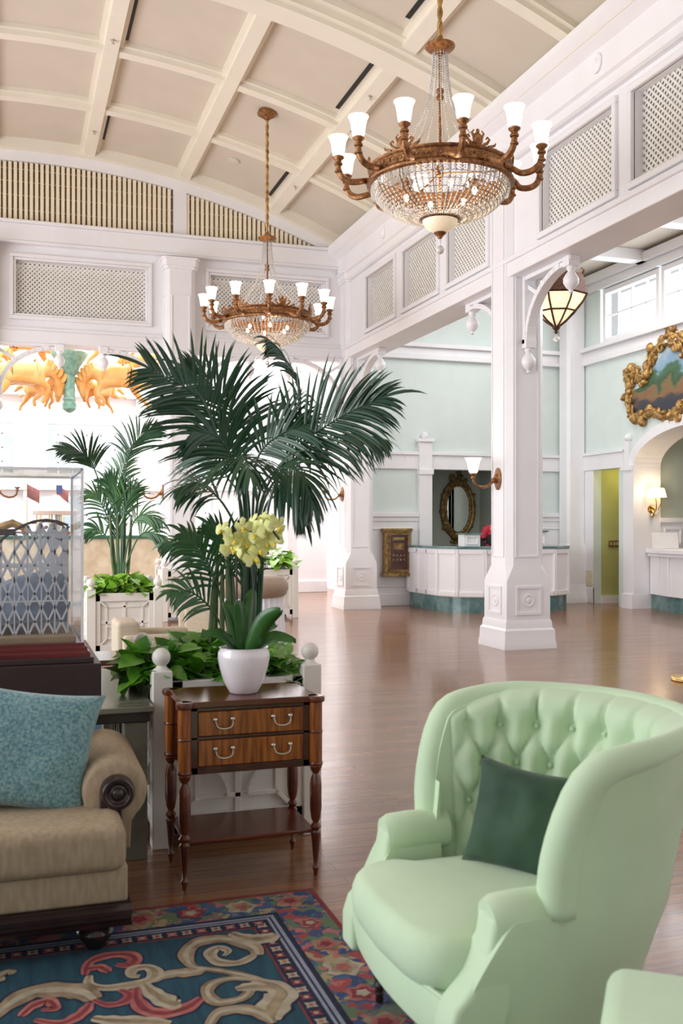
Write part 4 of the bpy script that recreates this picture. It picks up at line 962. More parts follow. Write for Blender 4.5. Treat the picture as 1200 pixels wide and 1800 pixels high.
def planter(name, label, x0, x1, y0, y1, h=.80, ball=.042, group=None, post=.09):
    t = thing(name, label, 'planter', ((x0+x1)/2, (y0+y1)/2, 0)); hx, hy = (x1-x0)/2, (y1-y0)/2
    for sx in (-1,1):
        for sy in (-1,1):
            p = post/2; mb = MB(); cx, cy = sx*hx, sy*hy; mb.box(cx-p, cx+p, cy-p, cy+p, 0, h)
            mb.lathe([(p*.9,h),(p*.5,h+.015),(p*.5,h+.022)], (cx,cy,0), 16); mb.ball((cx,cy,h+.02+ball*.9), ball, 16, 12)
            mb.build('corner_post', M['planter'], t, bevel=.006, ang=30)
    def face(mb, axis, pos, out, w, a):
        z0, z1 = .06, h-.05; o1, o2 = sorted((pos, pos+out*.012)); q1, q2 = sorted((pos, pos+out*.03))
        if axis == 'y': bx = lambda u0,u1,za,zb,A,B: mb.box(u0,u1,A,B,za,zb)
        else: bx = lambda u0,u1,za,zb,A,B: mb.box(A,B,u0,u1,za,zb)
        pl, ph = sorted((pos-out*.02, pos)); bx(-w, w, z0, z1, pl, ph)
        bx(-w, w, z1-.09, z1, q1, q2); bx(-w, w, z0, z0+.08, q1, q2); bx(-w, -w+.05, z0, z1, q1, q2); bx(w-.05, w, z0, z1, q1, q2)
        mid = (z0+z1)/2; bx(-.015, .015, z0, z1, o1, q2); bx(-w, w, mid-.015, mid+.015, o1, q2)
        iw, ih = w*.62, (z1-z0)*.5-.15
        for z in (mid+ih, mid-ih): bx(-iw, iw, z-.012, z+.012, o1, q2)
        for u in (-iw, iw): bx(u-.012, u+.012, mid-ih, mid+ih, o1, q2)
        e = pos+out*.02
        for su in (-1,1):
            for sz in (-1,1):
                A = (su*iw, mid+sz*ih); B = (su*(w-.05), (z1-.09) if sz > 0 else z0+.08)
                pa, pb = ((A[0],e,A[1]),(B[0],e,B[1])) if axis == 'y' else ((e,A[0],A[1]),(e,B[0],B[1])); mb.obox(pa, pb, .02, .02)
                pr = [((su*iw*(1-math.cos(b)*.9)), mid+sz*(.0+ih*math.sin(b)*.9)) for b in [PI/2*k/6 for k in range(7)]]
                pr = [(su*(iw-.75*iw*math.sin(b)*1.0) , mid-sz*0+sz*(-ih if False else 1)*(ih-.75*ih*math.cos(b))*0 + sz*ih*(1-.75*math.cos(b))) for b in [PI/2*k/6 for k in range(7)]]
                if sz < 0:
                    for g, k2 in zip(pr, pr[1:]):
                        pa, pb = ((g[0],e,g[1]),(k2[0],e,k2[1])) if axis == 'y' else ((e,g[0],g[1]),(e,k2[0],k2[1])); mb.obox(pa, pb, .016, .016)
    for axis, pos, out, w in (('y',-hy,-1,hx-post/2),('y',hy,1,hx-post/2),('x',-hx,-1,hy-post/2),('x',hx,1,hy-post/2)):
        mb = MB(); face(mb, axis, pos, out, w, 0); mb.build('side_panel', M['planter'], t, bevel=.003)
    mb = MB(); mb.box(-hx+.02, hx-.02, -hy+.02, hy-.02, h-.16, h-.10); mb.build('soil', M['soil'], t)
    return t
def bush(label, c, rx, ry, h, n, size, m, seed, name='pothos_plant', flop=1.0):
    r = random.Random(seed); t = thing(name, label, 'plant', c); mb = MB(); ms = MB()
    for k in range(n):
        a = r.uniform(0, 2*PI); q = math.sqrt(r.random()); x, y = rx*q*math.cos(a), ry*q*math.sin(a)
        x = max(-rx*.98, min(rx*.98, rx*r.uniform(-1,1))) if r.random() < .6 else x
        y = max(-ry*.98, min(ry*.98, ry*r.uniform(-1,1))) if r.random() < .6 else y
        e = max(abs(x)/rx, abs(y)/ry); z = h*(1-.55*e**2)*r.uniform(.45,1); L = size*r.uniform(.7,1.25); ww = L*.72
        d = Vector((x/rx, y/ry, 0))*.8+Vector((r.uniform(-1,1), r.uniform(-1,1), r.uniform(-.5,.8)))*.8; d.normalize()
        nrm = Vector((r.uniform(-.5,.5), r.uniform(-.7,.3), 1)).normalized(); side = d.cross(nrm).normalized(); nrm = side.cross(d)
        b = Vector((x,y,z)); P = lambda u, v, w_=0: b+d*L*u+side*ww*v+nrm*L*w_
        vs = [P(0,0), P(-.10,.28,.03), P(.12,.5,.06), P(.42,.46,.03), P(.76,.27,-.05), P(1.05,0,-.16), P(.76,-.27,-.05), P(.42,-.46,.03), P(.12,-.5,.06), P(-.10,-.28,.03), P(.45,0,-.03)]
        mb.add(vs, [(0,1,2,10),(2,3,10),(3,4,5,10),(5,6,7,10),(7,8,10),(8,9,0,10)])
        if k % 3 == 0: ms.tube([(x*.55,y*.55,0),(x*.8,y*.8,z*.6),(x,y,z)], .004, 4)
    mb.build('leaves', m, t, ang=70, fixn=False); ms.build('stems', M['stem'], t)
    return t

# main planter (beside the side table)
planter('white_planter', 'white wooden planter box with ball finials right behind the chest table', .64, 1.34, 4.53, 5.22, .80)
bush('leafy green pothos filling the planter box behind the chest table', (.99, 4.875, .66), .33, .33, .25, 330, .115, M['ivy'], 5)
bush('leaves of pothos spilling over the left edge of the near planter', (.60, 4.72, .66), .10, .16, .24, 60, .12, M['ivy'], 6, 'trailing_pothos')

base = Vector((.99, 4.88, .70)); D0 = (base.x*ST+base.y*CT)
t = thing('kentia_palm', 'tall dark green feathery palm growing in the nearest white planter', 'palm', base)
V = Vector((ST, CT, 0)); RT = Vector((CT, -ST, 0)); UP = Vector((0,0,1))
def pp_(l): return [pt(x, y, D0+o) for x, y, o in l]
b0 = lambda px: (px, 1140, 0)
B = -V
fr = [
 # path (px, py, depth offset), start, n, Lmax, normal, ang, droop, lift
 ([(428,1130,0),(425,930,0),(405,800,-.05),(355,705,-.15),(266,649,-.25)], .48, 30, .44, B+UP*.3, 70, .30, .10),
 ([(440,1130,.0),(438,900,.0),(420,790,.1),(395,700,.15),(330,650,.2)], .55, 26, .36, B+RT*.3, 58, .35, .12),
 ([(455,1130,0),(470,900,0),(512,790,.05),(528,690,.12),(500,628,.1),(478,602,.05)], .50, 24, .26, RT+B*.25, 35, .9, -.2),
 ([(450,1130,0),(455,900,-.05),(510,800,-.15),(590,738,-.25),(668,700,-.3)], .48, 34, .42, B+UP*.15, 55, .42, .05),
 ([(450,1130,0),(458,900,.05),(520,810,.15),(600,765,.25),(670,770,.3)], .52, 28, .36, UP+B*.4, 62, 1.0, -.15),
 ([(445,1130,0),(450,900,-.1),(480,830,-.25),(525,830,-.4),(548,880,-.45)], .50, 24, .34, B+UP*.6, 60, .9, -.3),
 ([(435,1130,0),(430,900,-.1),(420,830,-.3),(425,800,-.5),(440,830,-.65)], .50, 26, .36, UP+B*.5, 62, .7, -.2),
 ([(430,1130,0),(420,960,0),(395,890,-.05),(350,850,-.1),(318,856,-.15)], .55, 18, .28, UP+B*.5, 50, .6, -.15),
 ([(430,1130,0),(425,900,0),(400,840,.2),(370,800,.4),(345,790,.5)], .50, 22, .34, B+UP*.4, 60, .5, 0),
 ([(452,1130,0),(460,920,0),(485,870,.1),(515,870,.2),(535,910,.25)], .50, 20, .30, B+UP*.4, 60, .8, -.3),
 ([(440,1130,0),(445,880,-.05),(455,800,-.15),(500,760,-.2),(545,745,-.2)], .50, 24, .32, B+UP*.3, 58, .5, 0),
 ([(438,1130,0),(432,880,-.05),(415,820,-.15),(385,770,-.2),(350,760,-.25)], .50, 24, .32, B+UP*.3, 58, .5, 0),
]
for i, (p, st, nl, Lm, nr, an, dr, li) in enumerate(fr):
    frond(t, pp_(p), st, nl, Lm, nr, M['leafdark'], .0175, dr, an, li, .009, base, 10+i)
low = [
 ([(405,1130,0),(385,1040,0),(355,975,-.05),(325,940,-.1)], .35, 16, .22, B+UP*.3, 50, .5, 0),
 ([(400,1130,0),(375,1075,0),(335,1040,-.1),(300,1040,-.2)], .35, 14, .20, B+UP*.5, 50, .5, 0),
 ([(415,1130,0),(410,1020,0),(398,960,0),(375,930,0)], .35, 16, .22, B+RT*.2, 45, .4, .1),
 ([(395,1130,0),(380,1020,.1),(340,960,.2),(290,955,.3)], .4, 16, .22, B+UP*.3, 50, .6, 0),
 ([(420,1130,0),(425,1040,0),(432,985,-.05),(440,960,-.1)], .35, 12, .20, B, 40, .4, .1)]
for i, (p, st, nl, Lm, nr, an, dr, li) in enumerate(low):
    frond(t, pp_(p), st, nl, Lm, nr, M['leafdim'], .018, dr, an, li, .007, base, 40+i)
for x, y0, top in ((.0,.0,.55),(.05,.02,.6),(-.05,.0,.5),(.02,-.05,.62),(-.02,.05,.6)):
    mb = MB(); mb.tube([(x,y0,-.05),(x*1.2,y0*1.2,.2),(x*.8,y0*.8,top)], [.016,.013,.010], 8); mb.build('cane', M['stem'], t)

# second planter with a smaller palm
planter('white_planter', 'white panelled planter box on the floor right of the glass display case', .82, 1.55, 11.25, 11.95, .76, .05, None, .10)
bush('bright green low plants filling the planter of the smaller palm', (1.18, 11.6, .64), .36, .36, .24, 260, .13, M['ivyb'], 15)
base2 = Vector((1.18, 11.6, .68)); D2 = base2.x*ST+base2.y*CT
t = thing('kentia_palm', 'smaller airy palm in the planter beyond the display case', 'palm', base2)
def p2(l): return [pt(x, y, D2+o) for x, y, o in l]
f2 = [
 ([(205,1010,0),(190,900,0),(170,835,0),(150,800,-.2),(110,790,-.4)], .55, 20, .42, B+UP*.4, 45, .35, .1),
 ([(215,1010,0),(218,900,0),(222,820,0),(240,775,.1),(268,752,.2)], .55, 20, .45, B+UP*.3, 50, .35, .1),
 ([(205,1010,0),(195,930,0),(175,880,0),(160,870,0)], .4, 14, .35, B, 45, .6, 0),
 ([(215,1010,0),(230,930,0),(250,905,0),(280,915,0)], .4, 16, .38, B+UP*.4, 50, .9, 0),
 ([(210,1010,0),(205,900,0),(200,870,0),(190,850,0)], .35, 18, .40, B, 35, .5, .2),
 ([(212,1010,0),(215,920,0),(225,880,0),(235,862,0)], .35, 18, .40, B, 35, .5, .2),
 ([(205,1010,0),(190,950,0),(170,930,0),(155,935,0)], .4, 12, .30, B, 45, .8, 0),
 ([(215,1010,0),(240,950,0),(260,935,0),(285,945,0)], .4, 14, .36, B+UP*.3, 50, .9, 0),
 ([(208,1010,0),(204,920,.3),(210,850,.5),(225,800,.6)], .45, 16, .40, B, 45, .5, .1),
 ([(208,1010,0),(206,950,0),(204,900,0),(206,880,0)], .3, 16, .34, B, 30, .4, .2)]
for i, (p, st, nl, Lm, nr, an, dr, li) in enumerate(f2):
    frond(t, p2(p), st, nl, Lm, nr, M['leafdark' if i < 2 else 'leafdim'], .026, dr, an, li, .012, base2, 70+i)
for x in (-.1,-.03,.04,.1):
    mb = MB(); mb.tube([(x*.5,0,-.05),(x,.02,.45),(x*1.2,0,.9)], [.022,.018,.014], 8); mb.build('cane', M['stem'], t)
# far planters beyond the tall palm
planter('cream_planter', 'cream planter box by the end wall behind the round settee, right one', 3.55, 4.25, 15.2, 15.9, .82, .05)
bush('green plants in the cream planter box visible right of the orchid', (3.9, 15.55, .7), .36, .36, .40, 120, .18, M['ivyb'], 25)
planter('cream_planter', 'cream planter box by the end wall seen left of the tall palm stems', 2.20, 2.95, 15.2, 15.9, .82, .05)

# ================================================================ CHEST TABLE WITH ORCHID
X0, X1, Yf, Yb = .652, 1.197, 3.96, 4.32
t = thing('side_table', 'mahogany and satinwood two drawer chest table with a low shelf', 'side table', ((X0+X1)/2, (Yf+Yb)/2, 0))
hx, hy = (X1-X0)/2, (Yb-Yf)/2
mb = MB(); mb.box(-hx-.012, hx+.012, -hy-.012, hy+.012, .722, .748)
for sx in (-1,1):
    for sy in (-1,1): mb.lathe([(.0,.722),(.036,.722),(.038,.735),(.036,.748),(0,.748)], (sx*hx, sy*hy, 0), 16)
mb.build('top', M['mahog'], t, bevel=.004)
mb = MB(); mb.box(-hx+.01, hx-.01, -hy+.012, hy-.01, .455, .722); mb.box(-hx+.02, hx-.02, -hy+.004, -hy+.02, .455, .485); mb.box(-hx+.02, hx-.02, -hy+.004, -hy+.02, .592, .606); mb.box(-hx+.02, hx-.02, -hy+.004, -hy+.02, .706, .722); mb.box(-hx+.02, -hx+.055, -hy+.004, -hy+.02, .455, .722); mb.box(hx-.055, hx-.02, -hy+.004, -hy+.02, .455, .722)
mb.build('case', M['darkmahog'], t, bevel=.003)
for z0, z1 in ((.606,.706),(.485,.592)):
    mb = MB(); mb.box(-hx+.055, hx-.055, -hy-.002, -hy+.02, z0+.002, z1-.002); dr = mb.build('drawer', M['satin'], t, bevel=.003)
    for x in (-.115, .125):
        mb = MB(); zc = (z0+z1)/2+.008; pts = [(x-.035,-hy-.006,zc+.008),(x-.034,-hy-.022,zc-.004),(x-.026,-hy-.024,zc-.020),(x,-hy-.025,zc-.026),(x+.026,-hy-.024,zc-.020),(x+.034,-hy-.022,zc-.004),(x+.035,-hy-.006,zc+.008)]
        mb.tube(catmull(pts, 3), .0036, 6)
        for s in (-1,1): mb.ball((x+s*.036,-hy-.009,zc+.009), (.010,.008,.010), 10, 7)
        mb.build('handle', M['pewter'], dr)
legp = [(0,0),(.008,.0),(.010,.02),(.016,.035),(.009,.05),(.012,.08),(.019,.16),(.022,.18),(.014,.19),(.014,.195)]
legm = [(.014,.19),(.024,.205),(.012,.222),(.020,.24),(.025,.28),(.025,.38),(.021,.405),(.012,.425),(.022,.44),(.026,.455)]
lg = None
for sx in (-1,1):
    for sy in (-1,1):
        if lg is None:
            mb = MB(); mb.lathe(legp, n=12); mb.lathe(legm, n=12); mb.cur = 1; mb.lathe([(.026,.455),(.027,.455),(.027,.722),(.0,.722)], n=16); mb.cur = 0
            mb.lathe([(.028,.595),(.030,.60),(.028,.605)], n=16); mb.lathe([(.028,.46),(.031,.467),(.028,.474)], n=16)
            lg = mb.build('leg', [M['mahog'], M['satin']], t); o = lg
        else: o = sharemesh(lg, t)
        o.location = (sx*hx, sy*hy, 0)
mb = MB(); mb.box(-hx, hx, -hy, hy, .178, .193); mb.build('shelf', M['mahog'], t, bevel=.004)

px_ = (.928, 4.12)
t = thing('flower_pot', 'round white glazed pot standing on the chest table', 'pot', (*px_, .748))
mb = MB(); mb.lathe([(0,.0),(.055,.0),(.062,.006),(.085,.05),(.103,.11),(.110,.150),(.108,.172),(.100,.186),(.103,.193),(.097,.193),(.095,.185),(.10,.15),(.09,.14),(0,.14)], n=48); mb.build('body', M['ceramic'], t, ang=60)
mb = MB(); mb.lathe([(0,.165),(.095,.160)], n=24); mb.build('moss', M['soil'], t)
t = thing('orchid', 'yellow green moth orchid in the white pot', 'orchid', (*px_, .91))
ct_ = Vector((*px_, .91))
Dp = px_[0]*ST+px_[1]*CT
def q(x, y, o=0): return pt(x, y, Dp+o)-ct_
for i, (tip, w_) in enumerate([((494,1075,-.12),.075),((485,1100,.10),.07),((395,1060,.02),.06),((445,1040,.06),.065),((418,1060,-.06),.06),((520,1130,-.03),.05),((352,1120,-.05),.05)]):
    mb = MB(); e = q(*tip); st = Vector((e.x*.12, e.y*.12, 0)); mid = st.lerp(e, .5)+Vector((0,0,.04))
    c = catmull([st, mid, e], 6); vs = []; n_ = len(c); sd = (e-st).cross(Vector((.2,-1,.6))).normalized()
    for k, p in enumerate(c):
        u = k/(n_-1); ww = w_*math.sin(PI*(.10+.88*u))**.6*.5; vs += [p-sd*ww+Vector((0,0,.012)), p, p+sd*ww+Vector((0,0,.012))]
    mb.add(vs, [f for k in range(n_-1) for f in ((k*3,k*3+1,k*3+4,k*3+3),(k*3+1,k*3+2,k*3+5,k*3+4))])
    mb.build('leaf', M['orchidleaf'], t, ang=80, fixn=False).modifiers.new('thick','SOLIDIFY').thickness = .003
stems = [[(420,1140,0),(416,1040,.0),(418,950,0),(432,915,-.02),(470,925,-.08),(490,948,-.12)], [(442,1140,0),(446,1040,0),(440,960,0),(455,918,-.02),(430,925,-.08),(405,935,-.10)]]
for s_ in stems:
    mb = MB(); mb.tube([q(*a) for a in s_[:1]]+[v for v in catmull([q(*a) for a in s_], 5)[1:]], .0045, 6); mb.build('flower_stem', M['darkstem'], t)
mb = MB(); mb.tube([q(428,1140,.03), q(430,960,.03)], .0035, 6); mb.build('stake', M['darkstem'], t)
def flower_mesh(mb, s):
    for k, (a, L, w) in enumerate([(90,.040,.026),(215,.038,.022),(325,.038,.022),(5,.040,.040),(175,.040,.040)]):
        a = math.radians(a); d = Vector((math.cos(a), 0, math.sin(a))); sd = Vector((-math.sin(a), 0, math.cos(a)))
        vs = [Vector((0,-.004,0)), d*L*.35+sd*w*.45*.8+Vector((0,-.004,0)), d*L*.75+sd*w*.5+Vector((0,.002,0)), d*L+Vector((0,.006,0)), d*L*.75-sd*w*.5+Vector((0,.002,0)), d*L*.35-sd*w*.45*.8+Vector((0,-.004,0)), d*L*.55+Vector((0,-.009,0))]
        mb.add([v*s for v in vs], [(0,1,6),(1,2,6),(2,3,6),(3,4,6),(4,5,6),(5,0,6)])
fl = None; r = random.Random(12)
spots = [(400,940),(412,952),(425,945),(440,955),(418,968),(436,972),(450,940),(465,930),(478,938),(488,925),(470,955),(455,968),(428,925),(445,920),(484,952),(462,912),(475,918),(405,962),(392,932),(444,985),(430,960),(458,950)]
for i, (x, y) in enumerate(spots):
    if fl is None:
        mb = MB(); flower_mesh(mb, 1.0); mb.cur = 1; mb.ball((0,-.014,-.006), (.007,.010,.008), 8, 6); mb.ball((0,-.020,-.014), (.009,.005,.005), 8, 5)
        fl = mb.build('flower', [M['orchid'], M['orchidlip']], t, ang=60, fixn=False); o = fl
    else: o = sharemesh(fl, t)
    o.location = q(x, y, r.uniform(-.12,.04)); o.rotation_euler = (r.uniform(-.5,.6), r.uniform(-.6,.6), r.uniform(-1.2,.9)-TH); k = r.uniform(.95,1.3); o.scale = (k,k,k)

# ================================================================ RUG
ZR = .012
def rug(name, label, x0, x1, y0, y1, scrolls):
    t = MB(); cx, cy = (x0+x1)/2, (y0+y1)/2; mb = MB()
    mats = ['rugborder','rugfield','rugdark','rugred','rugpink','rugtan','rugcream','rugline']
    mb.cur = 0; mb.box(x0, x1, y0, y1, 0, ZR)
    def ringstrip(i, a, b, z):
        mb.cur = i
        mb.box(x0+a, x1-a, y1-b, y1-a, ZR, ZR+z); mb.box(x0+a, x1-a, y0+a, y0+b, ZR, ZR+z); mb.box(x1-b, x1-a, y0+b, y1-b, ZR, ZR+z); mb.box(x0+a, x0+b, y0+b, y1-b, ZR, ZR+z)
    ringstrip(3, 0, .018, .001); ringstrip(2, .195, .215, .001); ringstrip(7, .215, .228, .0012); ringstrip(2, .228, .236, .001); ringstrip(7, .236, .246, .0012); ringstrip(2, .246, .31, .001); ringstrip(3, .305, .312, .0012)
    mb.cur = 1; mb.box(x0+.312, x1-.312, y0+.312, y1-.312, ZR, ZR+.0008)
    # inner guard: little red and pale florets
    def floret(x, y, s, c1, c2):
        mb.cur = c1
        mb.add([(x+s*math.cos(2*PI*k/8)*(1 if k%2 else .55), y+s*math.sin(2*PI*k/8)*(1 if k%2 else .55), ZR+.0018) for k in range(8)], [tuple(range(8))])
        mb.cur = c2; mb.add([(x+s*.35*math.cos(2*PI*k/6), y+s*.35*math.sin(2*PI*k/6), ZR+.0022) for k in range(6)], [tuple(range(6))])
    k = 0; p = x0+.29
    while p < x1-.27: floret(p, y1-.278, .026, 4 if k%2 else 6, 6 if k%2 else 3); floret(p, y0+.278, .026, 4 if k%2 else 6, 3); p += .052; k += 1
    p = y0+.29
    while p < y1-.27: floret(x1-.278, p, .026, 3 if k%2 else 6, 6 if k%2 else 4); floret(x0+.278, p, .026, 4 if k%2 else 6, 3); p += .052; k += 1
    # outer border: large blossoms and leaves
    rr = random.Random(9)
    def blossom(x, y, s, cols):
        for j in range(3):
            mb.cur = cols[j]; nn = 14; f = 1-.3*j
            mb.add([(x+s*f*(1+.22*math.cos(5*a+j))*math.cos(a), y+s*f*(1+.22*math.cos(5*a+j))*math.sin(a), ZR+.0012+.0005*j) for a in [2*PI*k/nn for k in range(nn)]], [tuple(range(nn))])
    p = x1-.12; k = 0
    while p > x0+.1: blossom(p, y1-.105, rr.uniform(.045,.075), [(5,4,3),(6,5,4),(3,4,6)][k%3]); p -= .19; k += 1
    p = y1-.33
    while p > y0+.1: blossom(x1-.105, p, rr.uniform(.04,.065), [(5,4,3),(6,5,4),(4,3,6)][k%3]); p -= .19; k += 1
    for i, (ci, w0, w1, pts) in enumerate(scrolls):
        c = catmull(pts, 8); n_ = len(c)
        for layer, (cc, f) in enumerate(((2, 1.25), (ci, 1.0), ({5:6,4:3,6:5}[ci], .35))):
            mb.cur = cc; vs = []
            for j, p in enumerate(c):
                u = j/(n_-1); tg = (c[min(j+1,n_-1)]-c[max(j-1,0)]); tg.z = 0
                if tg.length < 1e-6: tg = Vector((1,0,0))
                tg.normalize(); sd = Vector((-tg.y, tg.x, 0)); ww = (w0*(1-u)+w1*u)*(math.sin(PI*(.06+.88*u))**.55)*f*(1+.10*math.sin(u*26))*.5
                vs += [(p.x-sd.x*ww, p.y-sd.y*ww, ZR+.0015+.0006*layer+.00002*i), (p.x+sd.x*ww, p.y+sd.y*ww, ZR+.0015+.0006*layer+.00002*i)]
            mb.add(vs, [(j*2,j*2+1,j*2+3,j*2+2) for j in range(n_-1)])
    mb.xform(Matrix.Translation((-cx,-cy,0)))
    o = mb.build(name, [M[q_] for q_ in mats], None, smooth=False, fixn=False, loc=(cx,cy,0)); tag(o, label, 'rug'); return o
def sc(l): return [pz(x*.6, 1500+y*.6, ZR) for x, y in l]
SCR = [
 (5,.05,.07, sc([(440,378),(500,355),(560,350),(600,340)])), (5,.04,.09, sc([(600,342),(560,330),(545,295),(580,262),(660,252),(740,275),(755,300)])), (6,.06,.03, sc([(745,300),(700,322),(640,320),(615,296),(640,278),(668,288),(655,302)])),
 (5,.04,.03, sc([(570,335),(640,345),(720,360),(800,385)])), (6,.05,.14, sc([(740,372),(790,385),(825,410),(800,450),(790,490)])), (5,.05,.04, sc([(760,372),(680,368),(620,385),(608,412),(640,438),(710,425),(730,398),(700,392)])), (6,.05,.07, sc([(690,400),(740,392),(800,395)])),
 (4,.05,.06, sc([(248,358),(262,322),(310,302),(370,298),(396,312),(375,330),(340,328)])), (6,.05,.05, sc([(262,360),(262,385),(310,396),(380,388),(440,372),(455,350),(430,335),(390,342),(385,360),(410,362)])), (4,.04,.05, sc([(245,345),(290,335),(320,350)])),
 (4,.05,.07, sc([(400,395),(400,430),(430,462),(490,470),(550,452),(590,425)])), (6,.05,.09, sc([(418,380),(450,412),(500,440),(530,440)])),
 (4,.03,.05, sc([(262,425),(310,445),(360,438),(380,415),(350,402)])), (5,.06,.13, sc([(-40,500),(20,450),(90,410),(170,402),(240,408),(275,430)])), (4,.05,.04, sc([(60,480),(95,450),(140,435),(160,455),(120,462)])), (4,.04,.05, sc([(100,490),(180,500),(240,470),(265,440)])),
 (6,.06,.06, sc([(270,485),(330,492),(420,494),(500,500)])), (5,.05,.06, sc([(610,510),(640,470),(710,458),(770,475),(800,500)])), (5,.03,.05, sc([(0,360),(20,350),(45,352)])), (6,.05,.07, sc([(-60,380),(-20,372),(10,362)])),
 (5,.05,.06, sc([(540,560),(590,530),(660,520),(720,540)])), (6,.06,.10, sc([(675,235),(720,250),(770,252),(810,240)])),
]
rug('patterned_rug', 'teal oriental rug with tan and rose scrolls under the sofa and green armchairs', -2.2, 1.13, .6, 3.79, SCR)
S2 = [(c, a, b, [Vector((p.x*1-.45, p.y+4.2, 0)) for p in l]) for c, a, b, l in SCR[:16]]
rug('patterned_rug', 'second teal floral rug on the floor beyond the grey console table', -2.6, .95, 5.9, 9.3, S2)

# ================================================================ SOFA
t = thing('sofa', 'tan woven sofa with scrolled arm and ebony wood rail at the left edge', 'sofa', (-.75, 3.85, .016))
def rbox(name, x0,x1,y0,y1,z0,z1, m, parent, bev, seg=4, puff=0):
    nx, ny, nz = 6, 6, 4; mb = MB(); cx, cy, cz = (x0+x1)/2, (y0+y1)/2, (z0+z1)/2
    mb.box(x0,x1,y0,y1,z0,z1); o = mb.build(name, m, parent, bevel=bev, seg=seg, ang=180); return o
def L2(a): return a
sx = -.75; sy = 3.85
# coordinates relative to the root
rbox('base_box', -1.25, 1.125, -.40, .42, .155, .28, M['tan'], t, .012)
mb = MB(); pr = [(-.41,.085),(-.435,.088),(-.44,.100),(-.425,.108),(-.425,.120),(-.44,.128),(-.44,.142),(-.42,.155),(.42,.155),(.42,.085)]
mb.loft([[(x, y, z) for y, z in pr] for x in (-1.26, 1.135)]); mb.build('wood_rail', M['ebony'], t, ang=30)
for x, w in ((-.83,1.05),(.34,1.57)):
    x0, x1 = (-1.2,-.14) if x < 0 else (-.13, 1.12)
    mb = MB(); mb.box(x0, x1, -.43, .30, .262, .425); mb.build('seat_cushion', M['tan'], t, bevel=.045, seg=5, ang=180)
rbox('back_frame', -1.2, 1.0, .25, .42, .26, .69, M['tan'], t, .06, 5)
for x0, x1 in ((-1.1,-.15),(-.14,.95)):
    mb = MB(); mb.box(x0, x1, .10, .30, .40, .66); mb.build('back_cushion', M['tan'], t, bevel=.06, seg=5, ang=180)
for s, xc in ((1, 1.105), (-1, -1.20)):
    mb = MB(); out = []
    n_ = 18
    for i in range(n_+1):
        a = math.radians(-50+250*i/n_) if s > 0 else math.radians(230-250*i/n_); out.append((.118*math.cos(a), .475+.118*math.sin(a)))
    prof = ([(.07,.36),(.06,.20)]+[] if False else [])
    body = [(-.115,.26)]+([(x, z) for x, z in (out[::-1] if s > 0 else out)] if s > 0 else [(x, z) for x, z in out[::-1]])+[(.06,.36),(.055,.26)]
    if s < 0: body = [(-x, z) for x, z in ([(-.115,.26)]+[(.118*math.cos(math.radians(-50+250*(n_-i)/n_)), .475+.118*math.sin(math.radians(-50+250*(n_-i)/n_))) for i in range(n_+1)]+[(.06,.36),(.055,.26)])]
    rings = []
    for y, f in ((-.17,.90),(-.175+.012,.96),(-.14,1.0),(.35,1.03)): rings.append([(xc+x*f, y, .36+(z-.36)*f) for x, z in body])
    mb.loft(rings); mb.build('arm', M['tan'], t, ang=50)
    mb = MB(); mb.lathe([(.0,-.225),(.018,-.222),(.022,-.212),(.034,-.210),(.040,-.222),(.055,-.222),(.062,-.205),(.062,-.16)], (xc+.005*s, 0, .475), 28, 'y')
    rr_ = .062; mb.box(xc-.058, xc+.02, -.205, -.16, .30, .475); mb.build('scroll_panel', M['ebony'], t, bevel=.004)
for x in (1.02, -1.15):
    for y in (-.36, .36):
        mb = MB(); mb.lathe([(0,.0),(.03,0),(.034,.012),(.05,.03),(.062,.055),(.05,.075),(.058,.088),(0,.088)], (x,y,0), 20); mb.build('foot', M['ebony'], t)

def pillow(name, label, m, loc, rot, w, h, th, seed, cat='cushion'):
    n_ = 22; mb = MB(); vs = []; r = random.Random(seed)
    for s in (1,-1):
        for i in range(n_+1):
            for j in range(n_+1):
                u, v = -1+2*i/n_, -1+2*j/n_
                t_ = ((1-abs(u)**2.6)*(1-abs(v)**2.6))**.5
                k = 1-.10*(1-v*v)*abs(u)**3; k2 = 1-.10*(1-u*u)*abs(v)**3
                wr = .010*noise.noise(Vector((u*2.2+seed, v*2.2, s)))+.004*noise.noise(Vector((u*7+seed, v*7, s)))
                vs.append((u*w/2*k, s*(th/2*t_+wr*t_), v*h/2*k2))
    N_ = (n_+1)**2; fs = []
    for i in range(n_):
        for j in range(n_):
            a = i*(n_+1)+j; fs.append((a,a+1,a+n_+2,a+n_+1)); fs.append((N_+a,N_+a+n_+1,N_+a+n_+2,N_+a+1))
    mb.add(vs, fs); o = mb.build(name, m, None, ang=180); 
    import bmesh
    b = bmesh.new(); b.from_mesh(o.data); bmesh.ops.remove_doubles(b, verts=b.verts, dist=.0008); bmesh.ops.recalc_face_normals(b, faces=b.faces); b.to_mesh(o.data); b.free()
    o.location = loc; o.rotation_euler = rot; tag(o, label, cat); return o
pillow('throw_pillow', 'large teal chenille pillow leaning on the sofa beside its arm', M['teal'], (.02, 3.80, .645), (-.30, .16, -.10), .56, .45, .17, 3)
pillow('throw_pillow', 'second teal pillow at the far left edge, behind the larger one', M['teal'], (-.42, 3.98, .70), (-.25, -.12, -.1), .50, .46, .16, 8)

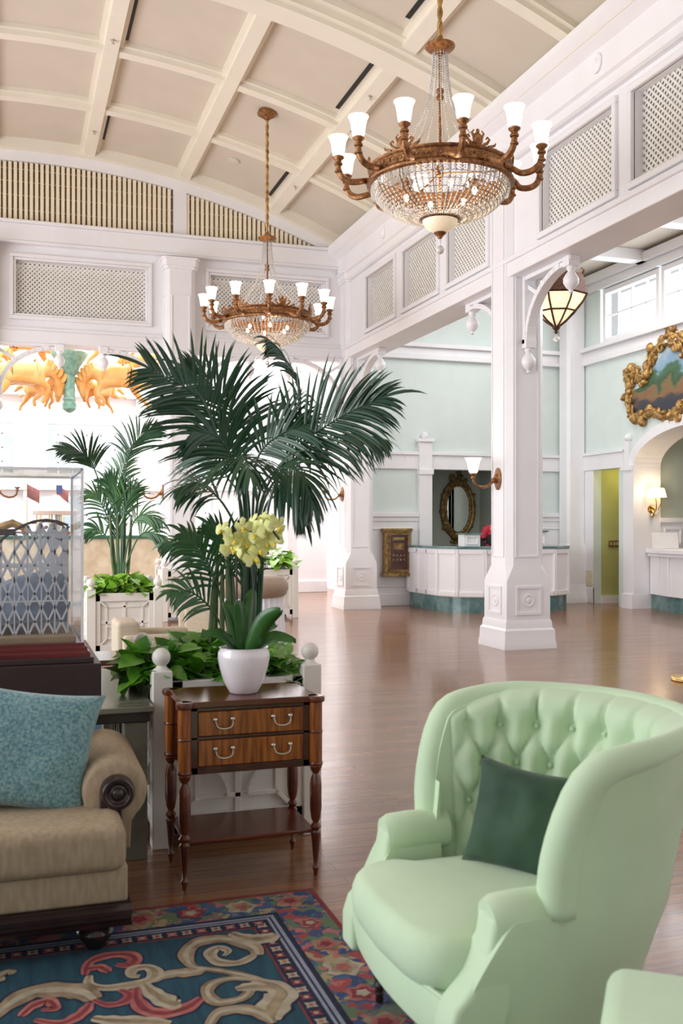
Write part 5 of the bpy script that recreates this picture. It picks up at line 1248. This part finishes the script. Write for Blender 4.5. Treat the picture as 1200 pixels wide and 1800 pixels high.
# ================================================================ CONSOLE TABLE, DISPLAY CASE
t = thing('console_table', 'weathered grey green console table behind the sofa', 'table', (-.65, 4.97, 0))
mb = MB(); mb.box(-1.5, 1.235, -.62, .60, .645, .67); mb.build('table_top', M['greytable'], t, bevel=.004)
mb = MB(); mb.box(-1.48, 1.22, -.60, .58, .60, .645); mb.build('apron', M['darktrim'], t, bevel=.004)
for y in (-.54, .50):
    for x in (1.16, -1.42): mb = MB(); mb.box(x-.05, x+.05, y-.05, y+.05, 0, .60); mb.build('leg', M['greytable'], t, bevel=.004)
mb = MB()
for z in (.09, .30, .56): mb.box(1.13, 1.17, -.5, .47, z-.02, z+.02)
for k in range(4):
    y0, y1 = -.49+.24*k, -.49+.24*(k+1); mb.obox((1.15,y0,.1),(1.15,y1,.56), .02, .02); mb.obox((1.15,y1,.1),(1.15,y0,.56), .02, .02)
mb.build('end_trellis', M['greytable'], t)
t = thing('display_plinth', 'dark brown plinth on the console table under the glass case', 'plinth', (-.65, 5.16, .67))
mb = MB(); mb.box(-1.2, 1.03, -.58, .40, 0, .165); mb.build('box', M['espresso'], t, bevel=.004)
mb = MB(); mb.box(-1.18, 1.0, -.55, .42, .165, .19); mb.build('top_lip', M['espresso'], t, bevel=.004)
t = thing('display_case', 'clear glass display case on a maroon moulded base, top left', 'display case', (-.65, 5.16, .86))
mb = MB(); pr = [(0,.0),(0,.02),(-.012,.026),(-.012,.04),(-.03,.05),(-.03,.062)]
def ringbox(mb, x0,x1,y0,y1, prof):
    mb.loft([[(x0-o_,y0-o_,z),(x1+o_,y0-o_,z),(x1+o_,y1+o_,z),(x0-o_,y1+o_,z)] for o_, z in prof])
ringbox(mb, -1.1, .975, -.50, .40, [(.012,0),(.012,.018),(-.0,.026),(.0,.040),(-.012,.048),(-.012,.06)]); cb = mb.build('moulded_base', M['maroon'], t, ang=20)
gx0, gx1, gy0, gy1, gz0, gz1 = -1.05, .955, -.46, .38, .06, .845
for nm, bx_ in (('glass_panel',(gx0,gx1,gy0,gy0+.008,gz0,gz1)),('glass_panel',(gx0,gx1,gy1-.008,gy1,gz0,gz1)),('glass_panel',(gx1-.008,gx1,gy0+.008,gy1-.008,gz0,gz1)),('glass_panel',(gx0,gx0+.008,gy0+.008,gy1-.008,gz0,gz1)),('glass_top',(gx0,gx1,gy0,gy1,gz1,gz1+.008))):
    mb = MB(); mb.box(*bx_); mb.build(nm, M['glass'], t, smooth=False)
mb = MB()
for x in (gx0, gx1):
    for y in (gy0, gy1): mb.box(x-.006, x+.006, y-.006, y+.006, gz0, gz1+.008)
for y in (gy0, gy1): mb.box(gx0, gx1, y-.006, y+.006, gz1, gz1+.012)
for x in (gx0, gx1): mb.box(x-.006, x+.006, gy0, gy1, gz1, gz1+.012)
mb.build('polished_edges', M['acrylic'], t)
# roller coaster model inside
t = thing('roller_coaster_model', 'white lattice wooden roller coaster model inside the glass display case', 'model', (-.65, 5.16, .92))
mb = MB(); mb.box(-1.0, .93, -.43, .36, 0, .025); mb.build('base_board', M['sand'], t)
def trackz(x): return .06+.47*math.exp(-((x-.80)/.42)**2)*(1 if x < .8 else 1)+.10*math.exp(-((x+.3)/.25)**2)
for j, y in enumerate((-.30, -.17, -.02, .14)):
    mb = MB(); xs = [-.9+.06*k for k in range(31)]; xe = .90
    xs = [x for x in xs if x <= xe]
    for x in xs:
        zt = max(.12, trackz(x)+.02); mb.obox((x,y,.02),(x,y,zt), .006, .006)
    for z in (.18, .34, .5):
        seg = [x for x in xs if trackz(x) > z-.02]
        if seg: mb.obox((seg[0],y,z),(seg[-1],y,z), .007, .007)
    for a, b in zip(xs, xs[1:]):
        zt = min(trackz(a), trackz(b))+.02; z = .02
        while z+.05 < zt:
            z2 = min(z+.13, zt); mb.obox((a,y,z),(b,y,z2), .006, .009); mb.obox((b,y,z),(a,y,z2), .006, .009); z += .13
    mb.build('trestle_bent', M['modelwhite'], t, smooth=False)
mb = MB(); path = [(-.9+.05*k) for k in range(37)]
for y in (-.30, .14):
    pts = [(x, y, trackz(x)+.03) for x in path]; 
    for off in (-.025, .025): mb.tube([(p[0],p[1]+off,p[2]) for p in pts], .006, 5)
    for p in pts: mb.obox((p[0],p[1]-.04,p[2]-.008),(p[0],p[1]+.04,p[2]-.008), .012, .008)
mb.build('track', M['trackdark'], t)
mb = MB()
for y in (-.33,):
    for x in path[::2]: mb.ball((x, y, trackz(x)-.005), .009, 6, 5)
mb.build('lamp_string', mat('pink_glow_lamps',(.9,.35,.28),.4), t)
mb = MB(); mb.loft([[(x, y, .02+max(.02, trackz(x)*.55*(1-((y+.08)/.25)**2))) for y in [-.30+.05*k for k in range(10)]] for x in [-.9+.06*k for k in range(31)]], closed=False, cap=False); mb.build('hill', M['modelgrey'], t).modifiers.new('thick','SOLIDIFY').thickness = .006
mb = MB()
for k in range(4): mb.box(.55-.12*k, .64-.12*k, -.335, -.265, trackz(.6-.12*k)+.04, trackz(.6-.12*k)+.075)
t2 = thing('coaster_train', 'tiny dark coaster cars on top of the model track', 'model train', (-.65, 5.16, .92))
for k in range(3):
    x = .62-.11*k; mb = MB(); z = trackz(x)+.036; mb.box(x-.045,x+.045,-.33,-.27,z,z+.03); mb.build('car', M['darkmahog'], t2, bevel=.004)
# gold arch beyond the case (background bench end)
t = thing('gilded_arch_ornament', 'curved golden horn shaped ornament behind the display case at left edge', 'ornament', (pt(22,935,9).x, 9.0, .016))
mb = MB(); mb.tube([(-.30,0,1.18),(-.24,0,1.30),(-.12,0,1.42),(.0,0,1.46),(.09,0,1.42),(.12,0,1.34)], [.02,.03,.035,.035,.03,.02], 8); mb.build('horn', M['gold'], t)
mb = MB(); mb.tube([(-.30,0,0),(-.30,0,1.2)], .03, 8); mb.lathe([(0,0),(.2,0),(.2,.03),(.03,.06)], (-.30,0,0), 16); mb.build('stand', M['gold'], t)

# beige club chair and dark low table beyond, round settee
def simple_chair(label, loc, rz, w=.66):
    t = thing('club_chair', label, 'armchair', loc, rz)
    for nm, b_ in (('seat',(-w/2+.1,w/2-.1,-.33,.22,.24,.42)),('frame',(-w/2+.05,w/2-.05,-.30,.30,.12,.25)),('backrest',(-w/2+.08,w/2-.08,.16,.34,.25,.68)),('arm',(-w/2,-w/2+.12,-.30,.30,.12,.58)),('arm',(w/2-.12,w/2,-.30,.30,.12,.58))):
        mb = MB(); mb.box(*b_); mb.build(nm, M['beige_chair'], t, bevel=.035, seg=4, ang=180)
    for x in (-w/2+.07,w/2-.07):
        for y in (-.25,.25): mb = MB(); mb.tube([(x,y,0),(x,y,.13)], [.016,.025], 10); mb.build('leg', M['darktrim'], t)
simple_chair('beige club chair on the second rug behind the near planter', (1.12, 8.2, .016), PI*.5)
simple_chair('beige chair beyond the near planter, left of the round settee', (2.05, 10.4, 0), PI*.85)
t = thing('coffee_table', 'dark low table on the second rug, just past the console', 'table', (.40, 7.6, .016))
mb = MB(); mb.box(-.40,.40,-.28,.28,.43,.47); mb.build('table_top', M['darkmahog'], t, bevel=.006)
for x in (-.35,.35):
    for y in (-.23,.23): mb = MB(); mb.tube([(x,y,0),(x,y,.43)], [.015,.022], 10); mb.build('leg', M['darkmahog'], t)
sc_ = pt(440, 1030, 12.0)
t = thing('round_settee', 'round taupe padded settee with pale pleated skirt behind the orchid', 'settee', (sc_.x, sc_.y, 0))
mb = MB(); mb.lathe([(0,.86),(.30,.86),(.40,.83),(.455,.76),(.46,.70),(.43,.63),(.38,.60),(0,.60)], n=40); mb.build('cushion', M['taupe'], t)
mb = MB(); n_ = 96
mb.loft([[((r_+.012*math.cos(k*PI/1.5))*math.cos(2*PI*k/n_), (r_+.012*math.cos(k*PI/1.5))*math.sin(2*PI*k/n_), z) for k in range(n_)] for r_, z in ((.42,.02),(.40,.35),(.37,.62))]); mb.build('pleated_skirt', M['modelwhite'], t, ang=60)

# ================================================================ GREEN TUFTED ARMCHAIRS
def chair_geo():
    W2, YF, YB, YA = .405, .34, -.335, .04        # half width, front of arms, back, start of the straight sides
    def plan(a):        # a in [-1,1]: arc from front of -x side round the back to front of +x side; returns x,y,nx,ny (outward)
        Ls = YF-YA; La = PI/2*math.sqrt((W2**2+(YA-YB)**2)/2); T = 2*Ls+2*La; s = (a+1)/2*T
        if s < Ls: return -W2, YF-s, -1, 0
        if s > T-Ls: return W2, YA+(s-(T-Ls)), 1, 0
        th = PI*(s-Ls)/(2*La); e = .92
        c_, s_ = math.cos(PI-th if False else th), math.sin(th)
        x = -W2*math.copysign(abs(math.cos(th))**e, math.cos(th)); y = YA-(YA-YB)*abs(math.sin(th))**e
        nx, ny = -math.cos(th)/W2, -math.sin(th)/(YA-YB); l = math.hypot(nx, ny); return x, y, nx/l, ny/l
    return plan, W2, YF, YB, YA
plan, W2, YF, YB, YA = chair_geo()
SEAT = .43
def toph(y):          # height of the shell for a side position y (forward +)
    if y > .12: return .505 if y < .24 else .505-.15*((y-.24)/.10)**1.3
    if y > .05: u = (.12-y)/.07; return .505+(.84-.505)*(u**.4)
    return min(.895, .84+.055*min(1, (.05-y)/.20)**.7)
def shell_pt(a, z, off, flare=True):
    x, y, nx, ny = plan(a); f = .095*max(0, (z-.2)/.69)**1.5 if flare else 0; k = 1.0 if y < -.10 else max(.40, 1-(y+.10)/.25*.6)
    g = (-.03-.05*max(0,-ny))*max(0, (.45-z)/.30) if z < .45 else 0
    return Vector((x+nx*(f*k+off+g), y+ny*(f*k*(1+.6*max(0, -ny))+off+g), z))
def green_chair(label, loc, rz):
    t = thing('tufted_armchair', label, 'armchair', loc, rz); G = M['greenfab']
    NA = 96; A = [-1+2*i/NA for i in range(NA+1)]
    side = [plan(a)[1] for a in A]
    ia = next(i for i in range(NA+1) if side[i] < .12); ib = NA-ia
    TK = .085
    # outer shell and inside faces of one run of columns
    def run(i0, i1, name, tuft=False):
        mb = MB(); cols = []
        for i in range(i0, i1+1):
            a = A[i]; h = toph(side[i]); col = []; m_ = 10
            for k in range(m_+1): z = .165+(h-.165)*k/m_; col.append(shell_pt(a, z, 0))
            arm_ = .115 if name == 'arm' else TK
            for k in range(m_+1):
                z = h-(h-.26)*k/m_; col.append(shell_pt(a, z, -arm_))
            cols.append(col)
        mb.loft(cols, closed=True, cap=True); return mb.build(name, G, t, ang=60)
    run(0, ia, 'arm'); run(ib, NA, 'arm'); back = run(ia, ib, 'backrest')
    # tufted inner surface
    rows = [(.80, 0), (.685, 1), (.575, 0), (.47, 1)]; nb = 11
    btn = []
    a0, a1 = A[ia+3], A[ib-3]
    for z, odd in rows:
        cnt = nb-1 if not odd else nb-2
        for k in range(nb):
            u = (k+.5+(.5 if odd else 0))/nb
            if u < .98: btn.append((u, z))
    NU, NZ = 150, 60; grid = []
    arcl = 1.55
    for iu in range(NU+1):
        u = iu/NU; a = a0+(a1-a0)*u; y = plan(a)[1]; h = toph(y)+.0
        col = []
        for iz in range(NZ+1):
            z = .40+(h+.008+.020*min(1, min(u, 1-u)/.25)-.40)*iz/NZ
            dmin = 9; crease = 9
            for bu, bz in btn:
                du, dz = (u-bu)*arcl, z-bz; d = math.hypot(du, dz)
                if d < dmin: dmin = d
            # diagonal creases between buttons, vertical pleats above the top row
            if z > rows[0][0]:
                for bu, bz in btn:
                    if bz == rows[0][0]: crease = min(crease, abs(u-bu)*arcl)
            else:
                pu = arcl/nb; pz_ = .1125
                uu = (u*nb-.5); ww = (rows[0][0]-z)/pz_
                c1 = abs(((uu-ww*.5+.5)%1)-.5); c2 = abs(((uu+ww*.5+.5)%1)-.5); crease = min(c1, c2)*pu*.75
            puff = .054*(1-math.exp(-(dmin/.036)**1.6))*(1-.50*math.exp(-(crease/.010)**1.3))
            edge = min(1, min(u, 1-u)/.05)**.5 if min(u,1-u) < .05 else 1
            te = min(1, (1-iz/NZ)/.12)**.5
            o_ = -TK+.012-(puff*edge*(.25+.75*te)+.004); q_ = max(0, (iz/NZ-.93)/.07); q_ = q_*q_
            col.append(shell_pt(a, z, o_*(1-q_)-TK*.45*q_))
        grid.append(col)
    mb = MB(); mb.loft(grid, closed=False, cap=False); mb.build('tufted_back_pad', G, back, ang=180, fixn=False).modifiers.new('thick','SOLIDIFY').thickness = .004
    bb = None
    for u, z in btn:
        a = a0+(a1-a0)*u
        if z > toph(plan(a)[1])-.07: continue
        if bb is None: mb = MB(); mb.ball((0,0,0), .009, 8, 6); bb = mb.build('button', G, back); o = bb
        else: o = sharemesh(bb, back)
        o.location = shell_pt(a, z, -TK-.004)
    # rolled rim along the top of the back and down both wings
    pts = [shell_pt(A[i], .50+(toph(.099)-.50)*k/5*.0+.50*0+ .0, 0) for i in () for k in ()]
    def rim(i0, i1, off, rad):
        out = []
        for i in range(i0, i1+1): out.append(shell_pt(A[i], toph(side[i]), off))
        return out
    mid = rim(ia, ib, -TK*.38, 0)
    left = [shell_pt(A[ia], .50+(mid[0].z-.50)*k/6, -TK*.45) for k in range(6)]; rightp = [shell_pt(A[ib], .50+(mid[-1].z-.50)*k/6, -TK*.45) for k in range(6)][::-1]
    allp = left+mid+rightp; rads = [.050-.016*min(1, max(0, (abs(2*i/(len(allp)-1)-1)-.9)/-.35)) for i, p in enumerate(allp)]
    sm = allp
    for _ in range(3): sm = [sm[0]]+[(sm[i-1]+sm[i]*2+sm[i+1])/4 for i in range(1, len(sm)-1)]+[sm[-1]]
    mb = MB(); mb.tube(sm, rads, 16); mb.ball(sm[0], .042, 14, 8); mb.ball(sm[-1], .042, 14, 8); mb.build('rolled_edge', G, back, ang=180)
    # arm rolls with scroll fronts
    for s in (-1, 1):
        x = s*(W2-.055); mb = MB(); mb.tube([(x+s*.0,.08,.495),(x,.14,.495),(x,.20,.495),(x,.262,.492),(x,.282,.49)], [.058,.060,.061,.060,.050], 20); 
        mb.lathe([(0,.285),(.02,.285),(.045,.28),(.055,.268)], (x,0,.49), 18, 'y'); ao = mb.build('arm_roll', G, t, ang=60)
        # front scroll panel flowing down to the seat rail
        mb = MB(); pr = [(.262,.53),(.285,.51),(.292,.47),(.300,.43),(.318,.39),(.35,.345),(.385,.31),(.402,.26),(.402,.165),(.30,.165),(.24,.3),(.24,.5)]
        st = len(mb.v); mb.prism(pr, 'x', x-.05, x+.048); mb.build('arm_front', G, t, bevel=.018, seg=4, ang=60)
    # seat: front rail and cushion with bullnose
    mb = MB(); ring = []
    fx = [(-1+2*k/14) for k in range(15)]
    rings = []
    for z, o_ in ((.165,-.03),(.19,0),(.26,.012),(.305,.0)):
        rings.append([Vector((x*(W2-.05), .375+.035*(1-x*x)+o_, z)) for x in fx]+[Vector((x*(W2-.08), .02, z)) for x in fx[::-1]])
    mb.loft(rings); mb.build('seat_rail', G, t, ang=40)
    mb = MB(); n1, n2 = 20, 20; vs = []
    rings = []
    for iz in range(9):
        ph = -PI/2+PI*iz/8; zz = .365+.070*math.sin(ph); e = .035*(1-math.cos(ph))
        ring = []
        for k in range(48):
            a = 2*PI*k/48; cx_, sy_ = math.cos(a), math.sin(a); px = math.copysign(abs(cx_)**.35, cx_); py = math.copysign(abs(sy_)**.35, sy_)
            wx = W2-.115 if py < .6 else W2-.075
            ring.append(Vector((px*(wx-e), .075+py*(.345-e)+(.03*(1-px*px) if py > 0 else 0), zz)))
        rings.append(ring)
    mb.loft(rings, cap=False)
    for sgn, rg, z in ((1, rings[-1], .452), (-1, rings[0], .29)):   # crowned top and flat underside
        c = Vector((0,.075,z)); m1 = [p.lerp(c, .45)+Vector((0,0,sgn*.012 if sgn > 0 else 0)) for p in rg]; mb.loft([rg, m1], cap=False); mb.add(m1+[c], [(k, (k+1)%48, 48) for k in range(48)])
    o = mb.build('seat_cushion', G, t, ang=180)
    import bmesh
    b = bmesh.new(); b.from_mesh(o.data); bmesh.ops.remove_doubles(b, verts=b.verts, dist=.0008); bmesh.ops.recalc_face_normals(b, faces=b.faces); b.to_mesh(o.data); b.free()
    mb = MB(); w_ = []
    for k in range(15): w_.append((fx[k]*(W2-.07), .375+.035*(1-fx[k]**2)+.004, .306))
    mb.tube(w_, .006, 6); mb.build('piping', G, t)
    for s in (-1,1):
        mb = MB(); mb.lathe([(.011,.0),(.013,.01),(.011,.02),(.016,.03),(.013,.04),(.018,.052),(.014,.064),(.020,.078),(.016,.09),(.022,.105),(.018,.118),(.026,.14),(.028,.17)], (s*.31,.31,.002), 14); mb.build('leg', M['ebony'], t)
        mb = MB(); mb.tube([(s*.24,-.36,-.012),(s*.235,-.32,.08),(s*.23,-.27,.18)], [.014,.018,.026], 10); mb.build('leg', M['ebony'], t)
    return t
green_chair('pale green button tufted armchair with dark green cushion, standing half on the rug', (1.36, 2.50, .016), PI/2)
t = thing('ottoman', 'pale green upholstered ottoman, only its corner showing in the bottom right of the photo', 'ottoman', (1.358, 1.494, .013), math.radians(-37))
mb = MB(); mb.box(-.33,.33,-.27,.27,.13,.34); mb.build('base', M['greenfab'], t, bevel=.02, seg=3, ang=180)
mb = MB(); mb.box(-.335,.335,-.275,.275,.335,.475); mb.build('seat', M['greenfab'], t, bevel=.045, seg=5, ang=180)
for x in (-.27,.27):
    for y in (-.21,.21): mb = MB(); mb.tube([(x,y,0),(x,y,.14)], [.014,.022], 10); mb.build('leg', M['ebony'], t)
pillow('velvet_cushion', 'dark green velvet cushion standing on the seat of the near armchair', M['darkgreen'], (1.40, 2.57, .60), (-.25, .10, -PI/2+.70), .32, .31, .12, 21)

# ---------------------------------------------------------------- groups of repeats
GROUPS = {'chandelier':'chandeliers of the lobby','column':'white square columns','wall_sconce':'bronze wall sconces on the columns','air_slot':'slot vents in the coffered ceiling',
 'white_planter':'white planter boxes','cream_planter':'cream planter boxes by the end wall','kentia_palm':'palms in the white planters','pothos_plant':'green plants filling the planter boxes',
 'throw_pillow':'teal pillows on the sofa','patterned_rug':'patterned rugs','small_flag':'flags beside the carousel model','counter_cabinet':'small cabinets on the reception desk','club_chair':'beige armchairs'}
for o in S.objects:
    if o.parent is None and 'label' in o:
        k = o.name.split('.')[0]
        if k in GROUPS: o['group'] = GROUPS[k]
